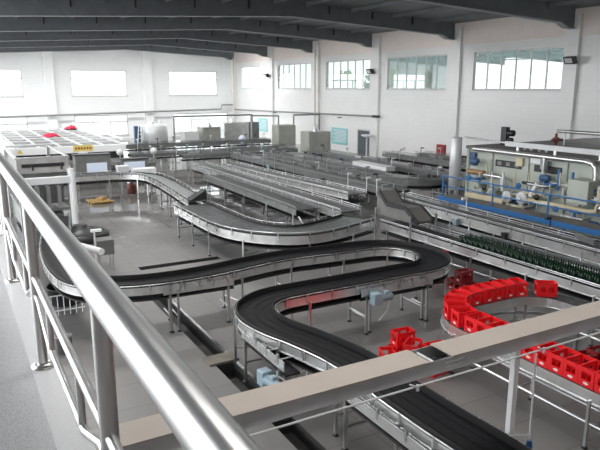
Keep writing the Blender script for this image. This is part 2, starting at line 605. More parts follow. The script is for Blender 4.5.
# door in the right wall
d = thing('door_1', 'x', 'x', (XW, 41.6, 0))
for k_ in ('label', 'category'):
    del d[k_]
d['kind'] = 'structure'
MB().box(XW - 0.06, XW - 0.02, 40.75, 42.35, 0.02, 1.95).build('door_leaf', 'door', d)
f = MB()
f.box(XW - 0.09, XW, 40.62, 40.75, 0, 2.06).box(XW - 0.09, XW, 42.35, 42.48, 0, 2.06).box(XW - 0.09, XW, 40.75, 42.35, 1.95, 2.06)
f.build('door_frame', 'alu', d)
MB().tube([(XW - 0.1, 40.95, 0.95), (XW - 0.1, 41.1, 0.95)], 0.02).build('door_handle', 'steel', d)


# ------------------------------------------------------------------ guard railing on the mezzanine edge
g = thing('guard_railing', 'polished stainless guard railing along the edge of the granite walkway', 'railing', (0.345, 0.0, 3.752))
RXx = 0.345
MB().tube([(RXx, -3, 4.8), (RXx, 36, 4.8)], 0.05, 24).build('handrail', 'rail', g)
ys = [1.86 + 1.93 * i for i in range(-2, 18)]
for y in ys:
    p = MB().tube([(RXx, y, 3.752), (RXx, y, 4.77)], 0.031, 16).build('post', 'rail', g)
    MB().lathe((RXx, y, 3.752), [(0.068, 0), (0.068, 0.012), (0.045, 0.022)], 18).build('base_flange', 'rail', p)
MB().tube([(RXx, -3, 4.31), (RXx, 36, 4.31)], 0.02, 14).build('mid_rail', 'rail', g)
for y in ys:
    y2 = y + 1.93
    MB().tube([(RXx, y, 4.20), (RXx, y + 0.14, 4.20), (RXx, y + 0.50, 4.06), (RXx, y2 - 0.50, 4.06), (RXx, y2 - 0.14, 4.20), (RXx, y2, 4.20)], 0.018, 12).build('lower_rail', 'rail', g)
    for yy in (y + 0.55, y2 - 0.55):
        MB().tube([(RXx, yy, 4.06), (RXx, yy, 4.31)], 0.016, 10).build('baluster', 'rail', g)

# ------------------------------------------------------------------ cable tray across the front
t = thing('cable_tray', 'long beige topped cable tray crossing the foreground from the walkway', 'cable tray', (5.5, 4.9, 0))
TY0, TY1, TX0, TX1, TZ = 4.73, 5.08, 0.5, 10.5, 2.5
mb = MB()
mb.box(TX0, TX1, TY0, TY0 + 0.012, 2.33, TZ - 0.008).box(TX0, TX1, TY1 - 0.012, TY1, 2.33, TZ - 0.008).box(TX0, TX1, TY0 + 0.012, TY1 - 0.012, 2.33, 2.345)
mb.build('channel', 'traymetal', t)
for a, b in ((TX0, 4.25), (4.58, 7.3), (7.302, TX1)):
    MB().box(a, b, TY0 - 0.012, TY1 + 0.012, TZ - 0.008, TZ + 0.006).build('lid', 'beige', t)
MB().box(4.34, 4.38, TY0 + 0.013, TY1 - 0.013, 2.42, 2.46).build('cross_bar', 'white', t)
for k_ in range(2):
    for i in range(8):
        x = 4.50 + i * 0.032
        MB().box(x, x + 0.017, TY0 - 0.004, TY0, 2.375 + 0.05 * k_, 2.397 + 0.05 * k_).build('vent', 'white', t)
mb = MB()
mb.tube([(4.3, TY0 + 0.08, 2.36), (4.45, TY0 + 0.18, 2.40), (4.65, TY0 + 0.2, 2.36)], 0.03, 8)
mb.tube([(3.95, TY0 + 0.26, 2.35), (4.2, TY0 + 0.24, 2.37), (4.5, TY0 + 0.27, 2.35)], 0.022, 8)
mb.build('cable', 'rubber', t)
MB().box(5.64, 5.72, 4.76, 4.84, 0, 2.33).build('support_post', 'white', t, 0.006)
MB().box(9.6, 9.7, 4.85, 4.95, 0, 2.33).build('support_post', 'white', t, 0.006)
MB().box(1.6, 1.7, 4.85, 4.95, 0, 2.33).build('support_post', 'white', t, 0.006)

t = thing('air_pipe', 'thin white pipe running just below the near side of the beige cable tray', 'pipe', (5.5, 4.66, 2.30))
MB().tube([(0.6, 4.66, 2.30), (10.4, 4.66, 2.30)], 0.012, 10).build('pipe', 'white', t)
for x in (4.0, 5.95, 8.0):
    mb = MB()
    mb.tube([(x - 0.08, 4.64, 2.36), (x, 4.65, 2.315), (x + 0.03, 4.64, 2.30)], 0.010, 8)
    mb.tube([(x + 0.03, 4.64, 2.33), (x + 0.03, 4.64, 2.26)], 0.018, 8)
    mb.build('valve', 'white', t)
t = thing('air_service_unit', 'thin white drop pipe with blue filter bowl beside the white tray post', 'air unit', (5.84, 4.62, 1.0))
MB().tube([(5.84, 4.64, 2.285), (5.84, 4.62, 1.14)], 0.013, 10).build('drop_pipe', 'white', t)
MB().tube([(5.58, 4.7, 1.24), (5.82, 4.62, 1.22)], 0.01, 8).build('bracket', 'white', t)
MB().lathe((5.84, 4.62, 0.88), [(0.02, 0), (0.04, 0.03), (0.04, 0.2), (0.028, 0.26)], 14).build('filter_bowl', 'blue', t)


# ------------------------------------------------------------------ conveyors
def conveyor(name, label, pts, w_, z, belt='belt', plate='plate', lanes=3, ph=0.18, rails=(1, 1), legs=1.7, start=0.6, detail=1,
             ret=True, raw=False, rail_h=0.13, group='conveyors on the hall floor', rail_m='steel', lower=False, guard=0, clutter=0, lip=0.02):
    P = pts if raw else smooth(pts)
    N = normals(P)
    t = thing(name, label, 'conveyor', (P[0][0], P[0][1], 0), group)
    h = w_ / 2
    mb = MB()
    lw = (w_ - 0.03) / lanes
    for i in range(lanes):
        a = -h + 0.015 + i * lw
        mb.ribbon(P, N, [(a + 0.006, z), (a + lw - 0.006, z), (a + lw - 0.006, z - 0.03), (a + 0.006, z - 0.03)])
    mb.ribbon(P, N, [(-h, z - 0.012), (h, z - 0.012), (h, z - 0.035), (-h, z - 0.035)])
    mb.build('belt', belt, t)
    for s in (-1, 1):
        a, b = sorted((s * h, s * (h + 0.012)))
        mb = MB().ribbon(P, N, [(a, z + lip), (b, z + lip), (b, z - ph), (a, z - ph)])
        a, b = sorted((s * (h + 0.012), s * (h + 0.03)))
        mb.ribbon(P, N, [(a, z - ph + 0.02), (b, z - ph + 0.02), (b, z - ph), (a, z - ph)])
        mb.build('side_plate', plate, t)
        if rails[0 if s < 0 else 1]:
            d = s * (h + 0.035)
            r = MB().tube([(p[0] + n[0] * d, p[1] + n[1] * d, z + rail_h) for p, n in zip(P, N)], 0.012 if detail > 1 else 0.016, 6)
            if detail < 2:
                r.tube([(p[0] + n[0] * (d - s * 0.05), p[1] + n[1] * (d - s * 0.05), z + 0.07) for p, n in zip(P, N)], 0.012, 6)
                for x, y, nx, ny, hd in along(P, 1.0, 0.4):
                    r.obox((x + nx * d, y + ny * d, z - 0.06), 0.025, 0.02, rail_h + 0.06, hd)
            ro = r.build('guide_rail', rail_m, t)
            if detail > 1:
                for x, y, nx, ny, hd in along(P, 0.62, 0.3):
                    br = MB()
                    br.obox((x + nx * s * (h + 0.045), y + ny * s * (h + 0.045), z - 0.10), 0.03, 0.02, rail_h + 0.11, hd)
                    br.build('rail_bracket', 'steel', ro)
        if guard:
            a, b = sorted((s * (h - 0.03), s * (h - 0.002)))
            MB().ribbon(P, N, [(a, z + guard), (b, z + guard), (b, z + 0.003), (a, z + 0.003)]).build('guide_strip', 'rubber', t)
    if ret:
        MB().ribbon(P, N, [(-h + 0.03, z - ph - 0.12), (h - 0.03, z - ph - 0.12), (h - 0.03, z - ph - 0.16), (-h + 0.03, z - ph - 0.16)]).build('return_belt', 'rubber', t)
    if lower:
        for s in (-1, 1):
            d = s * h
            MB().tube([(p[0] + n[0] * d, p[1] + n[1] * d, 0.42) for p, n in zip(P, N)], 0.03, 6).build('lower_beam', 'steel', t)
    if clutter:
        rnd = random.Random(int(P[0][0] * 31 + P[0][1] * 7))
        for x, y, nx, ny, hd in along(P, clutter, 0.8):
            s = rnd.choice((-1, 1))
            q = s * (h + 0.11)
            k_ = rnd.random()
            if k_ < 0.45:
                MB().obox((x + nx * q, y + ny * q, z - 0.3), rnd.uniform(0.15, 0.3), 0.14, 0.22, hd).build('drive_box', rnd.choice(['greyplate', 'motorgrey', 'motorblue', 'black']), t, 0.01)
            elif k_ < 0.8:
                m_ = MB().obox((x + nx * q, y + ny * q, z - 0.3), 0.03, 0.03, 0.75, hd)
                m_.obox((x + nx * (q - s * 0.1), y + ny * (q - s * 0.1), z + 0.38), 0.1, 0.22, 0.07, hd)
                m_.build('sensor_arm', rnd.choice(['steel', 'white', 'black']), t)
            else:
                MB().obox((x + nx * (q - s * 0.3), y + ny * (q - s * 0.3), z + 0.05), rnd.uniform(0.4, 0.9), 0.05, 0.16, hd + 0.25 * s).build('lane_guide', 'steel', t)
    for x, y, nx, ny, hd in along(P, legs, start):
        for s in (-1, 1):
            lx, ly = x + nx * s * (h + 0.02), y + ny * s * (h + 0.02)
            lg = MB().obox((lx, ly, 0.03), 0.045, 0.045, z - ph - 0.03 + 0.05, hd).build('leg', 'steel', t)
            if detail > 1:
                MB().lathe((lx, ly, 0), [(0.05, 0), (0.05, 0.012), (0.02, 0.04)], 12).build('foot', 'rubber', lg)
            else:
                MB().lathe((lx, ly, 0), [(0.045, 0), (0.045, 0.012), (0.02, 0.04)], 8).build('foot', 'rubber', lg)
        q = h - 0.01
        MB().tube([(x - nx * q, y - ny * q, 0.34), (x + nx * q, y + ny * q, 0.34)], 0.018, 6).build('cross_bar', 'steel', t)
        if detail > 1:
            MB().tube([(x - nx * q, y - ny * q, z - ph - 0.02), (x + nx * q, y + ny * q, z - ph - 0.02)], 0.015, 6).build('cross_bar', 'steel', t)
    return t, P, N


# the winding black one in the foreground
A = [(2.9, 22.0), (2.5, 19.5), (2.15, 17.0), (2.1, 15.0), (2.35, 13.85), (3.2, 13.36), (4.2, 13.22), (5.2, 13.30), (6.3, 13.52), (7.2, 13.62), (8.2, 13.55), (9.2, 13.5)]
A += arc(9.45, 12.28, 1.2, 88, -85, 8) + [(8.8, 11.1), (7.6, 11.06), (6.3, 11.06), (5.5, 11.0), (4.96, 10.65), (4.74, 10.05), (4.79, 9.4), (5.0, 8.7), (5.18, 7.9), (5.23, 7.2), (5.21, 6.2), (5.22, 5.4), (5.25, 4.6), (5.25, 1.5)]
conA, PA, NA = conveyor('bottle_conveyor', 'wide black belt conveyor winding in an S through the foreground', A, 0.74, 1.1, 'belt', 'plate', 4, 0.15, detail=2, legs=1.55, start=8.6, guard=0.11, rail_h=0.07)


def straight_frame(a, b, off, z, n, ph=0.13):
    """straight outer side plate with open cross rods back to the curving belt"""
    a, b = Vector((*a, 0)), Vector((*b, 0))
    d = (b - a).normalized()
    nn = Vector((-d.y, d.x, 0)) * off
    P = [(a.x, a.y), (b.x, b.y)]
    N = normals(P)
    p = MB().ribbon(P, N, [(-0.01, z + 0.04), (0.01, z + 0.04), (0.01, z - ph), (-0.01, z - ph)]).build('outer_frame', 'plate', conA)
    MB().ribbon(P, N, [(0.02, z - ph - 0.06), (0.3 * (1 if off > 0 else -1), z - ph - 0.06), (0.3 * (1 if off > 0 else -1), z - ph - 0.1), (0.02, z - ph - 0.1)]).build('return_belt', 'rubber', conA)
    for k in range(n):
        q = a + (b - a) * ((k + 0.5) / n)
        MB().tube([(q.x, q.y, z), (q.x + nn.x, q.y + nn.y, z)], 0.013, 6).build('cross_rod', 'steel', p)
        MB().box(q.x - 0.02, q.x + 0.02, q.y - 0.02, q.y + 0.02, z - 0.06, z + 0.1).build('rail_bracket', 'steel', p)
    for q in (a + d * 0.15, b - d * 0.15):
        lg = MB().obox((q.x, q.y, 0.03), 0.05, 0.05, z - ph).build('leg', 'steel', conA)
        MB().lathe((q.x, q.y, 0), [(0.06, 0), (0.06, 0.012), (0.02, 0.04)], 12).build('foot', 'rubber', lg)
        MB().tube([(q.x, q.y, 0.38), (q.x + nn.x * 1.9, q.y + nn.y * 1.9, 0.38)], 0.02, 6).build('cross_bar', 'steel', conA)


straight_frame((3.75, 12.86), (5.42, 12.8), 0.3, 1.02, 5)
straight_frame((7.5, 10.62), (9.5, 10.58), 0.3, 1.02, 5)
straight_frame((4.74, 7.2), (4.74, 2.2), 0.2, 0.97, 8)
straight_frame((4.36, 10.0), (4.36, 8.3), 0.4, 0.97, 4)


def gear_motor(label, c, a, parent_name='gear_motor'):
    t = thing(parent_name, label, 'motor', c, 'drive motors on the black conveyor')
    ca, sa = math.cos(a), math.sin(a)

    def L(x, y, z):
        return (c[0] + x * ca - y * sa, c[1] + x * sa + y * ca, c[2] + z)
    pr = [(0.0, -0.3), (0.075, -0.3), (0.085, -0.28), (0.085, -0.02), (0.1, 0.0), (0.1, 0.04)]
    mb = MB()
    ring = []
    for r, x in pr:
        ring.append([L(x, r * math.cos(2 * PI * k / 14), 0.13 + r * math.sin(2 * PI * k / 14)) for k in range(14)])
    v = [p for q in ring for p in q]
    f = [(i * 14 + k, i * 14 + (k + 1) % 14, (i + 1) * 14 + (k + 1) % 14, (i + 1) * 14 + k) for i in range(len(pr) - 1) for k in range(14)]
    mb.add(v, f, True)
    mb.add(ring[-1], [tuple(range(14))])
    mb.build('motor_body', 'motorgrey', t)
    MB().obox(L(0.13, 0, 0), 0.2, 0.2, 0.27, a).build('gearbox', 'motorgrey', t, 0.02)
    MB().obox(L(-0.15, 0, 0.21), 0.11, 0.1, 0.06, a).build('terminal_box', 'motorgrey', t, 0.01)
    pts = [L(-0.15, -0.06, 0.24), L(-0.26, -0.14, 0.2), L(-0.34, -0.15, 0.05), L(-0.28, -0.1, -0.2), L(-0.1, -0.05, -0.32), L(0.05, 0.0, -0.4)]
    P = [Vector(p) for p in pts]
    out = []
    for i in range(len(P) - 1):
        p0, p1, p2, p3 = P[max(i - 1, 0)], P[i], P[i + 1], P[min(i + 2, len(P) - 1)]
        for k in range(5):
            u = k / 5
            out.append(0.5 * (2 * p1 + (p2 - p0) * u + (2 * p0 - 5 * p1 + 4 * p2 - p3) * u * u + (3 * p1 - p0 - 3 * p2 + p3) * u ** 3))
    MB().tube(out, 0.011, 8).build('cable', 'white', t)


gear_motor('grey blue gear motor on the near side of the black belt, beyond the tray', (7.85, 10.38, 0.76), PI)
gear_motor('grey blue gear motor with looped white cable left of the curving black belt', (4.2, 8.55, 0.5), PI / 2 + 0.1)

# crate loop
PCR = [(8.22, 1.5), (8.22, 4.5), (8.22, 8.1)] + arc(9.2, 8.1, 0.98, 180, 90, 12)[1:] + arc(10.2, 8.08, 1.0, 90, 0, 12) + [(11.2, 5.0), (11.2, 1.5)]
conveyor('crate_conveyor', 'steel sided crate conveyor looping round under the red crates', PCR, 0.47, 0.95, 'darkbelt', 'plate', 2, 0.2, legs=1.45, start=0.9, raw=True, rails=(0, 0), detail=2, ret=False, lip=-0.004, lower=True)
# outer rail of the crate loop
# crates
def crate_proto():
    t = thing('beer_crate', 'x', 'crate', (0, 0, 0), 'red crates riding on the crate conveyor')
    w2, d2, h = 0.21, 0.133, 0.295     # half width across, half length along
    th = 0.012
    mb = MB()
    mb.box(-w2, w2, -d2, d2, 0.0, 0.02)
    for s in (-1, 1):
        # long walls (across the belt)
        y0, y1 = sorted((s * d2, s * (d2 - th)))
        mb.box(-w2, w2, y0, y1, 0.02, 0.10).box(-w2, w2, y0, y1, 0.225, h)
        for x in (-w2, -0.03, w2 - 0.06):
            mb.box(x, x + 0.06, y0, y1, 0.10, 0.225)
        x0, x1 = sorted((s * w2, s * (w2 - th)))
        mb.box(x0, x1, -d2 + th, d2 - th, 0.02, 0.11).box(x0, x1, -d2 + th, d2 - th, 0.225, h)
        mb.box(x0, x1, -d2 + th, -d2 + 0.05, 0.11, 0.225).box(x0, x1, d2 - 0.05, d2 - th, 0.11, 0.225)
        # rim
        yy = sorted((s * (d2 - 0.0), s * (d2 + 0.004)))
        mb.box(-w2, w2, yy[0], yy[1], h - 0.03, h)
        xx = sorted((s * w2, s * (w2 + 0.006)))
        mb.box(xx[0], xx[1], -d2, d2, h - 0.035, h)
    mb.build('shell', 'red', t)
    dv = MB()
    dv.box(-w2 + th, w2 - th, -0.004, 0.004, 0.02, 0.16)
    for x in (-0.1, 0.0, 0.1):
        dv.box(x - 0.004, x + 0.004, -d2 + th, -0.004, 0.02, 0.16).box(x - 0.004, x + 0.004, 0.004, d2 - th, 0.02, 0.16)
    dv.build('divider', 'red', t)
    for s in (-1, 1):
        e = MB()
        x = s * (w2 + 0.002)
        v = [(x, 0.045 * math.cos(2 * PI * k / 14), 0.055 + 0.022 * math.sin(2 * PI * k / 14)) for k in range(14)]
        v2 = [(s * (w2 - 0.001), p[1], p[2]) for p in v]
        e.add(v + v2, [tuple(range(14))] + [(k, (k + 1) % 14, 14 + (k + 1) % 14, 14 + k) for k in range(14)])
        e.build('emblem', 'emblem', t)
    return t


dark_cache = {}


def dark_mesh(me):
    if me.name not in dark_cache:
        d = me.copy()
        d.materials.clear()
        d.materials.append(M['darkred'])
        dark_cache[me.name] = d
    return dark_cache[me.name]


crate0 = crate_proto()
used = [0]


def put_crate(x, y, z, a, label, group, dark=False):
    if used[0] == 0:
        crate0.location = (x, y, z)
        crate0.rotation_euler = (0, 0, a)
        crate0['label'] = label
        crate0['group'] = group
        used[0] = 1
        return crate0
    o = dup(crate0, (x, y, z), a, label, group)
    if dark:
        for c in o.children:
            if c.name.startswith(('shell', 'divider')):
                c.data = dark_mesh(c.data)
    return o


arc1 = PI / 2 * 0.98
L0, L1 = 8.1 - 1.5, 8.1 - 1.5 + arc1          # run-in, left bend, top run of 1.0 m
q = 1.75
cs = []
while q < L1 + 1.0 + 0.55:
    cs.append(q)
    q += 0.272 if (q < L0 - 0.4 or L1 + 0.1 < q < L1 + 0.6) else 0.355
fine = along(PCR, 0.01, 0.0)
pts_on = [(fine[int(round(k * 100))][0], fine[int(round(k * 100))][1], fine[int(round(k * 100))][4]) for k in cs]
near_i = straight = 0
for x, y, hd in pts_on:
    if y < 8.1 and x < 9:
        lab, grp = 'red crate in the straight near row on the crate conveyor, below the curve', 'red crates in the straight near row'
    elif x < 9.2:
        lab, grp = 'red crate in the tight left bend of the crate conveyor', 'red crates in the left bend'
    else:
        lab, grp = 'red crate in the far row of the crate conveyor, nose to tail', 'red crates in the far row'
    put_crate(x, y, 0.953, hd - PI / 2, lab, grp)
put_crate(11.0, 8.64, 0.953, -0.6, 'red crate standing apart at the right end of the far row', 'red crates in the far row')
# crates on the floor
pile = 'red crates heaped on the floor beside the beige tray'
pl = [(7.30, 8.62, 0, 0.3), (7.77, 8.86, 0, -0.1), (7.12, 9.12, 0, 1.2), (7.55, 9.30, 0, 0.2), (7.38, 8.7, 0.30, 0.6), (7.58, 9.25, 0.30, -0.1), (7.72, 8.38, 0, 0.1), (7.70, 8.4, 0.30, -0.1)]
for i, (x, y, z, a) in enumerate(pl):
    put_crate(x, y, z, a, 'red crate in the heap on the floor just beyond the beige tray lid', pile)
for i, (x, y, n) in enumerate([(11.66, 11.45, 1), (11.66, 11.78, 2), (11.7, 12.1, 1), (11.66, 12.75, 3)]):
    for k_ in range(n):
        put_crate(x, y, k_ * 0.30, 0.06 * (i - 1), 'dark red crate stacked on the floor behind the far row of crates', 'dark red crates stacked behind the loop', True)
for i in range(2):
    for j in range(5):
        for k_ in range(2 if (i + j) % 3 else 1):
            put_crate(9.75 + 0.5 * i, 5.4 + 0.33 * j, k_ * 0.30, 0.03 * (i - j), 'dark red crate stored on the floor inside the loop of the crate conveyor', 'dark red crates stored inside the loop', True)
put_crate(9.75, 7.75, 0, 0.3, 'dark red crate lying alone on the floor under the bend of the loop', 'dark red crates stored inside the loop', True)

# bottle conveyors farther in
B1 = [(3.9, 31.3), (6.4, 31.3), (7.6, 31.0), (8.35, 30.0), (8.45, 28.0), (8.3, 25.6), (8.02, 22.3)]
cB, PB, NB = conveyor('bottle_conveyor', 'narrow steel conveyor curving from the screened cabinets into the hall', B1, 0.72, 1.15, 'palebelt', 'plate', 3, 0.2, detail=2, legs=1.75, start=1.0, guard=0.05)
wd = MB()
wd.add([(8.4, 22.3, 1.16), (7.66, 22.2, 1.16), (8.4, 22.3, 1.55), (8.45, 22.9, 1.16), (7.7, 22.8, 1.16), (8.45, 22.9, 1.5)], [(0, 1, 2), (3, 5, 4), (0, 3, 4, 1), (1, 4, 5, 2), (2, 5, 3, 0)])
wd.build('end_guard', 'black', cB)
B2 = [(7.66, 22.05), (7.66, 19.6), (7.68, 18.4), (7.85, 17.5), (8.35, 16.65), (9.1, 16.2), (10.0, 16.3), (11.0, 16.65), (11.75, 16.95)]
conveyor('bottle_conveyor', 'wide steel bottle conveyor with a bright chrome bend in the middle of the hall', B2, 1.3, 1.05, 'steelbelt', 'plate', 5, 0.24, detail=2, legs=1.5, start=0.5, guard=0.07)
conveyor('bottle_conveyor', 'straight grey bottle conveyor ending on a slanting strut by the chrome bend', [(11.3, 29.2), (11.2, 25.0), (11.05, 19.2)], 0.85, 1.05, 'darkbelt', 'greyplate', 4, 0.2, legs=2.3, rail_m='greypipe')
conveyor('bottle_conveyor', 'bottle conveyor with bright side plates right of the strut ended one', [(12.35, 34.0), (12.32, 28.0), (12.25, 18.1)], 0.85, 1.05, 'darkbelt', 'plate', 3, 0.24, legs=2.3)
conveyor('bottle_conveyor', 'conveyor that starts behind the dark hood beside the green bottles', [(13.9, 33.0), (14.0, 28.0), (14.3, 24.0), (14.5, 21.0)], 0.9, 1.05, 'darkbelt', 'plate', 3, 0.2, legs=2.2)
FX = 12.62
conF, PF, NF = conveyor('bottle_conveyor', 'conveyor carrying the dense band of green bottles', [(FX, 1.5), (FX, 8.0), (FX, 16.3)], 0.78, 0.98, 'belt', 'plate', 4, 0.2, legs=1.9, start=1.1, lower=True)
conveyor('bottle_conveyor', 'dark empty conveyor with bright side plates in front of the blue platform', [(14.6, 2.5), (14.9, 10.0), (15.45, 19.8)], 0.85, 1.12, 'darkbelt', 'plate', 3, 0.26, legs=2.1, clutter=0.75)
conveyor('bottle_conveyor', 'long dark bottle conveyor two lines left of the white casing', [(16.5, 20.8), (16.5, 26.0), (16.5, 38.0)], 0.9, 1.05, 'darkbelt', 'greyplate', 3, 0.2, legs=2.2, clutter=0.75, rail_m='greypipe')
U = [(18.6, 37.5), (18.6, 30.0), (18.6, 24.6)] + arc(20.3, 24.4, 1.7, 180, 360, 16) + [(22.0, 30.0), (22.0, 37.5)]
conveyor('bottle_conveyor', 'hairpin conveyor with a shiny bend left of the upright steel cylinder', U, 0.8, 1.05, 'darkbelt', 'greyplate', 3, 0.24, legs=2.2, raw=True, clutter=0.75, rail_m='greypipe')
conveyor('bottle_conveyor', 'narrow conveyor between the two legs of the hairpin conveyor', [(20.3, 26.2), (20.3, 32.0), (20.3, 37.8)], 0.8, 1.0, 'steelbelt', 'greyplate', 3, 0.2, legs=2.4, rails=(0, 0), rail_m='greypipe')
conveyor('bottle_conveyor', 'dark conveyor second from the right wall behind the upright cylinder', [(25.6, 22.5), (25.6, 28.0), (25.5, 33.5)], 0.8, 1.05, 'darkbelt', 'greyplate', 3, 0.2, legs=2.4, clutter=0.75, rail_m='greypipe')
conveyor('bottle_conveyor', 'farthest right conveyor, close against the white tiled wall', [(27.5, 23.5), (27.5, 28.0), (27.5, 32.5)], 0.8, 1.05, 'darkbelt', 'greyplate', 3, 0.2, legs=2.4, clutter=0.75, rail_m='greypipe')
conveyor('bottle_conveyor', 'cross conveyor on a line with the blue screened cabinets', [(5.0, 35.9), (7.5, 35.9), (10.3, 35.9)], 0.8, 1.1, 'steelbelt', 'greyplate', 3, 0.2, legs=2.0, clutter=0.75, rail_m='greypipe')
conveyor('bottle_conveyor', 'dark cross conveyor from beside the pasteuriser towards the grey cabinets', [(10.2, 41.2), (15.0, 41.2), (21.5, 41.2)], 0.8, 1.05, 'darkbelt', 'greyplate', 3, 0.2, legs=2.2, clutter=0.75, rail_m='greypipe')
conveyor('bottle_conveyor', 'cross conveyor just behind the ends of the long lines', [(13.0, 39.0), (17.0, 39.0), (21.5, 39.0)], 0.8, 1.05, 'darkbelt', 'greyplate', 3, 0.2, legs=2.2, clutter=0.75, rail_m='greypipe')
conveyor('bottle_conveyor', 'long raised cross conveyor in front of the pale round tank', [(11.0, 45.6), (16.0, 45.6), (22.6, 45.4)], 0.8, 1.25, 'belt', 'greyplate', 3, 0.25, legs=2.4, clutter=0.75, rail_m='greypipe')

# slanting strut at the end of the straight grey conveyor
t = thing('strut', 'slanting pale steel strut at the end of the straight grey conveyor', 'strut', (10.9, 18.5, 0))
MB().tube([(10.72, 19.2, 0.8), (10.85, 18.2, 0.02)], 0.03, 8).build('bar', 'white', t)
MB().obox((10.85, 18.2, 0), 0.14, 0.14, 0.015).build('foot_plate', 'steel', t)

# green bottles in the band
prof = [(0.0, 0), (0.033, 0), (0.036, 0.01), (0.036, 0.14), (0.03, 0.175), (0.015, 0.215), (0.0135, 0.27), (0.016, 0.275), (0.014, 0.285)]
bt = MB().lathe((0, 0, 0), prof, 8).build('beer_bottle', 'glassb')
tag(bt, 'dark green bottle standing upright in the dense band on its conveyor', 'bottle', 'green bottles on the conveyor by the blue platform')
first = True
for i in range(60):
    for j in range(5):
        o = bt if first else bt.copy()
        if not first:
            col.objects.link(o)
        first = False
        o.location = (FX - 0.22 + j * 0.105 + (0.05 if i % 2 else 0) - 0.02, 6.7 + i * 0.1035, 0.981)

# rail on posts beside the bottle band
t = thing('conveyor_rail_stand', 'bright overhead rail on tall posts beside the band of green bottles', 'rail', (13.17, 11, 0))
MB().box(13.06, 13.14, 6.0, 14.0, 1.16, 1.26).build('rail', 'steel', t)
for y in (7.4, 9.4, 11.2, 13.2):
    MB().tube([(13.17, y, 0), (13.17, y, 1.5)], 0.024, 8).build('post', 'steel', t)

# dark hood over the start of the band
t = thing('conveyor_hood', 'dark grey sloped hood with black edges over the start of the bottle band', 'hood', (12.7, 16.4, 0))


def prism(prof, y0, y1, axis='y'):
    n = len(prof)
    mb = MB()
    v = [(x, y0, z) for x, z in prof] + [(x, y1, z) for x, z in prof]
    f = [tuple(range(n)), tuple(range(n, 2 * n))[::-1]] + [(k, (k + 1) % n, n + (k + 1) % n, n + k) for k in range(n)]
    return mb.add(v, f)


def prism_x(prof, x0, x1):
    n = len(prof)
    v = [(x0, y, z) for y, z in prof] + [(x1, y, z) for y, z in prof]
    return MB().add(v, [tuple(range(n)), tuple(range(n, 2 * n))[::-1]] + [(k, (k + 1) % n, n + (k + 1) % n, n + k) for k in range(n)])


prism_x([(16.5, 1.25), (16.5, 2.05), (16.3, 2.05), (15.9, 1.68), (15.0, 1.70), (14.42, 1.36), (14.42, 1.28)], 12.2, 12.8).build('cover', 'hoodgrey', t)
for x in (12.16, 12.8):
    prism_x([(16.34, 2.1), (15.92, 1.74), (14.98, 1.76), (14.36, 1.40), (14.36, 1.24), (14.46, 1.24), (14.98, 1.62), (15.94, 1.60), (16.4, 1.97)], x, x + 0.04).build('edge_trim', 'black', t)
for x in (12.1, 13.12):
    for y in (14.6, 16.4):
        MB().box(x - 0.025, x + 0.025, y - 0.025, y + 0.025, 0, 1.5).build('leg', 'steel', t)
# low white casing beside the wall
t = thing('conveyor_casing', 'long low white casing on the narrow conveyor in front of the grey door', 'casing', (20.3, 27.6, 1.0))
MB().box(20.0, 20.6, 26.3, 29.5, 1.003, 1.22).build('casing', 'white', t, 0.02)
MB().box(19.97, 20.63, 26.25, 29.55, 1.22, 1.24).build('lid', 'alu', t)

# ------------------------------------------------------------------ bottle washer on the right
X0, X1, Y0, Y1, ZT = 18.9, 27.2, 8.0, 19.3, 3.0
t = thing('bottle_washer', 'huge grey green bottle washer with pipework against the right wall', 'machine', ((X0 + X1) / 2, 14, 0))
MB().box(X0, X1, Y0, Y1, 0.35, ZT - 0.12).build('body', 'washer', t, 0.03)
MB().box(X0 - 0.06, X1 + 0.05, Y0, Y1 + 0.05, ZT - 0.12, ZT).build('roof', 'washertop', t)
MB().box(X0 + 0.1, X1, Y0, Y1 - 0.1, 0.0, 0.35).build('plinth', 'black', t)
for y in (19.2, 17.9, 16.1, 14.4, 12.7, 11.0, 9.3):
    MB().box(X0 - 0.07, X0, y - 0.06, y + 0.06, 0.4, ZT - 0.12).build('rib', 'washer', t)
for y0, y1 in ((16.4, 17.7), (14.6, 15.8)):
    w_ = MB().box(X0 - 0.03, X0 + 0.02, y0, y1, 2.32, 2.58).build('window', 'black', t)
    for k_ in range(3):
        yy = y0 + (k_ + 0.5) * (y1 - y0) / 3
        if y0 > 16:
            MB().box(X0 - 0.045, X0 - 0.03, yy - 0.1, yy + 0.1, 2.38, 2.52).build('gauge', 'greyplate', w_)
MB().box(X0 - 0.03, X0, 15.55, 16.0, 2.62, 2.85).build('notice_plate', 'white', t)
for k_, (y, c_) in enumerate(((16.45, 'cream'), (15.3, 'motorgrey'), (18.9, 'motorblue'))):
    MB().box(X0 - 0.12, X0, y - 0.16, y + 0.16, 2.45, 2.75).build('control_box', c_, t, 0.01)
MB().box(X0 - 0.75, X0, 12.95, 13.75, 1.55, 2.35).build('tank_box', 'washer', t, 0.02)
MB().box(X0 - 0.06, X0 + 0.01, 11.9, 12.6, 0.7, 1.7).build('hatch', 'black', t)
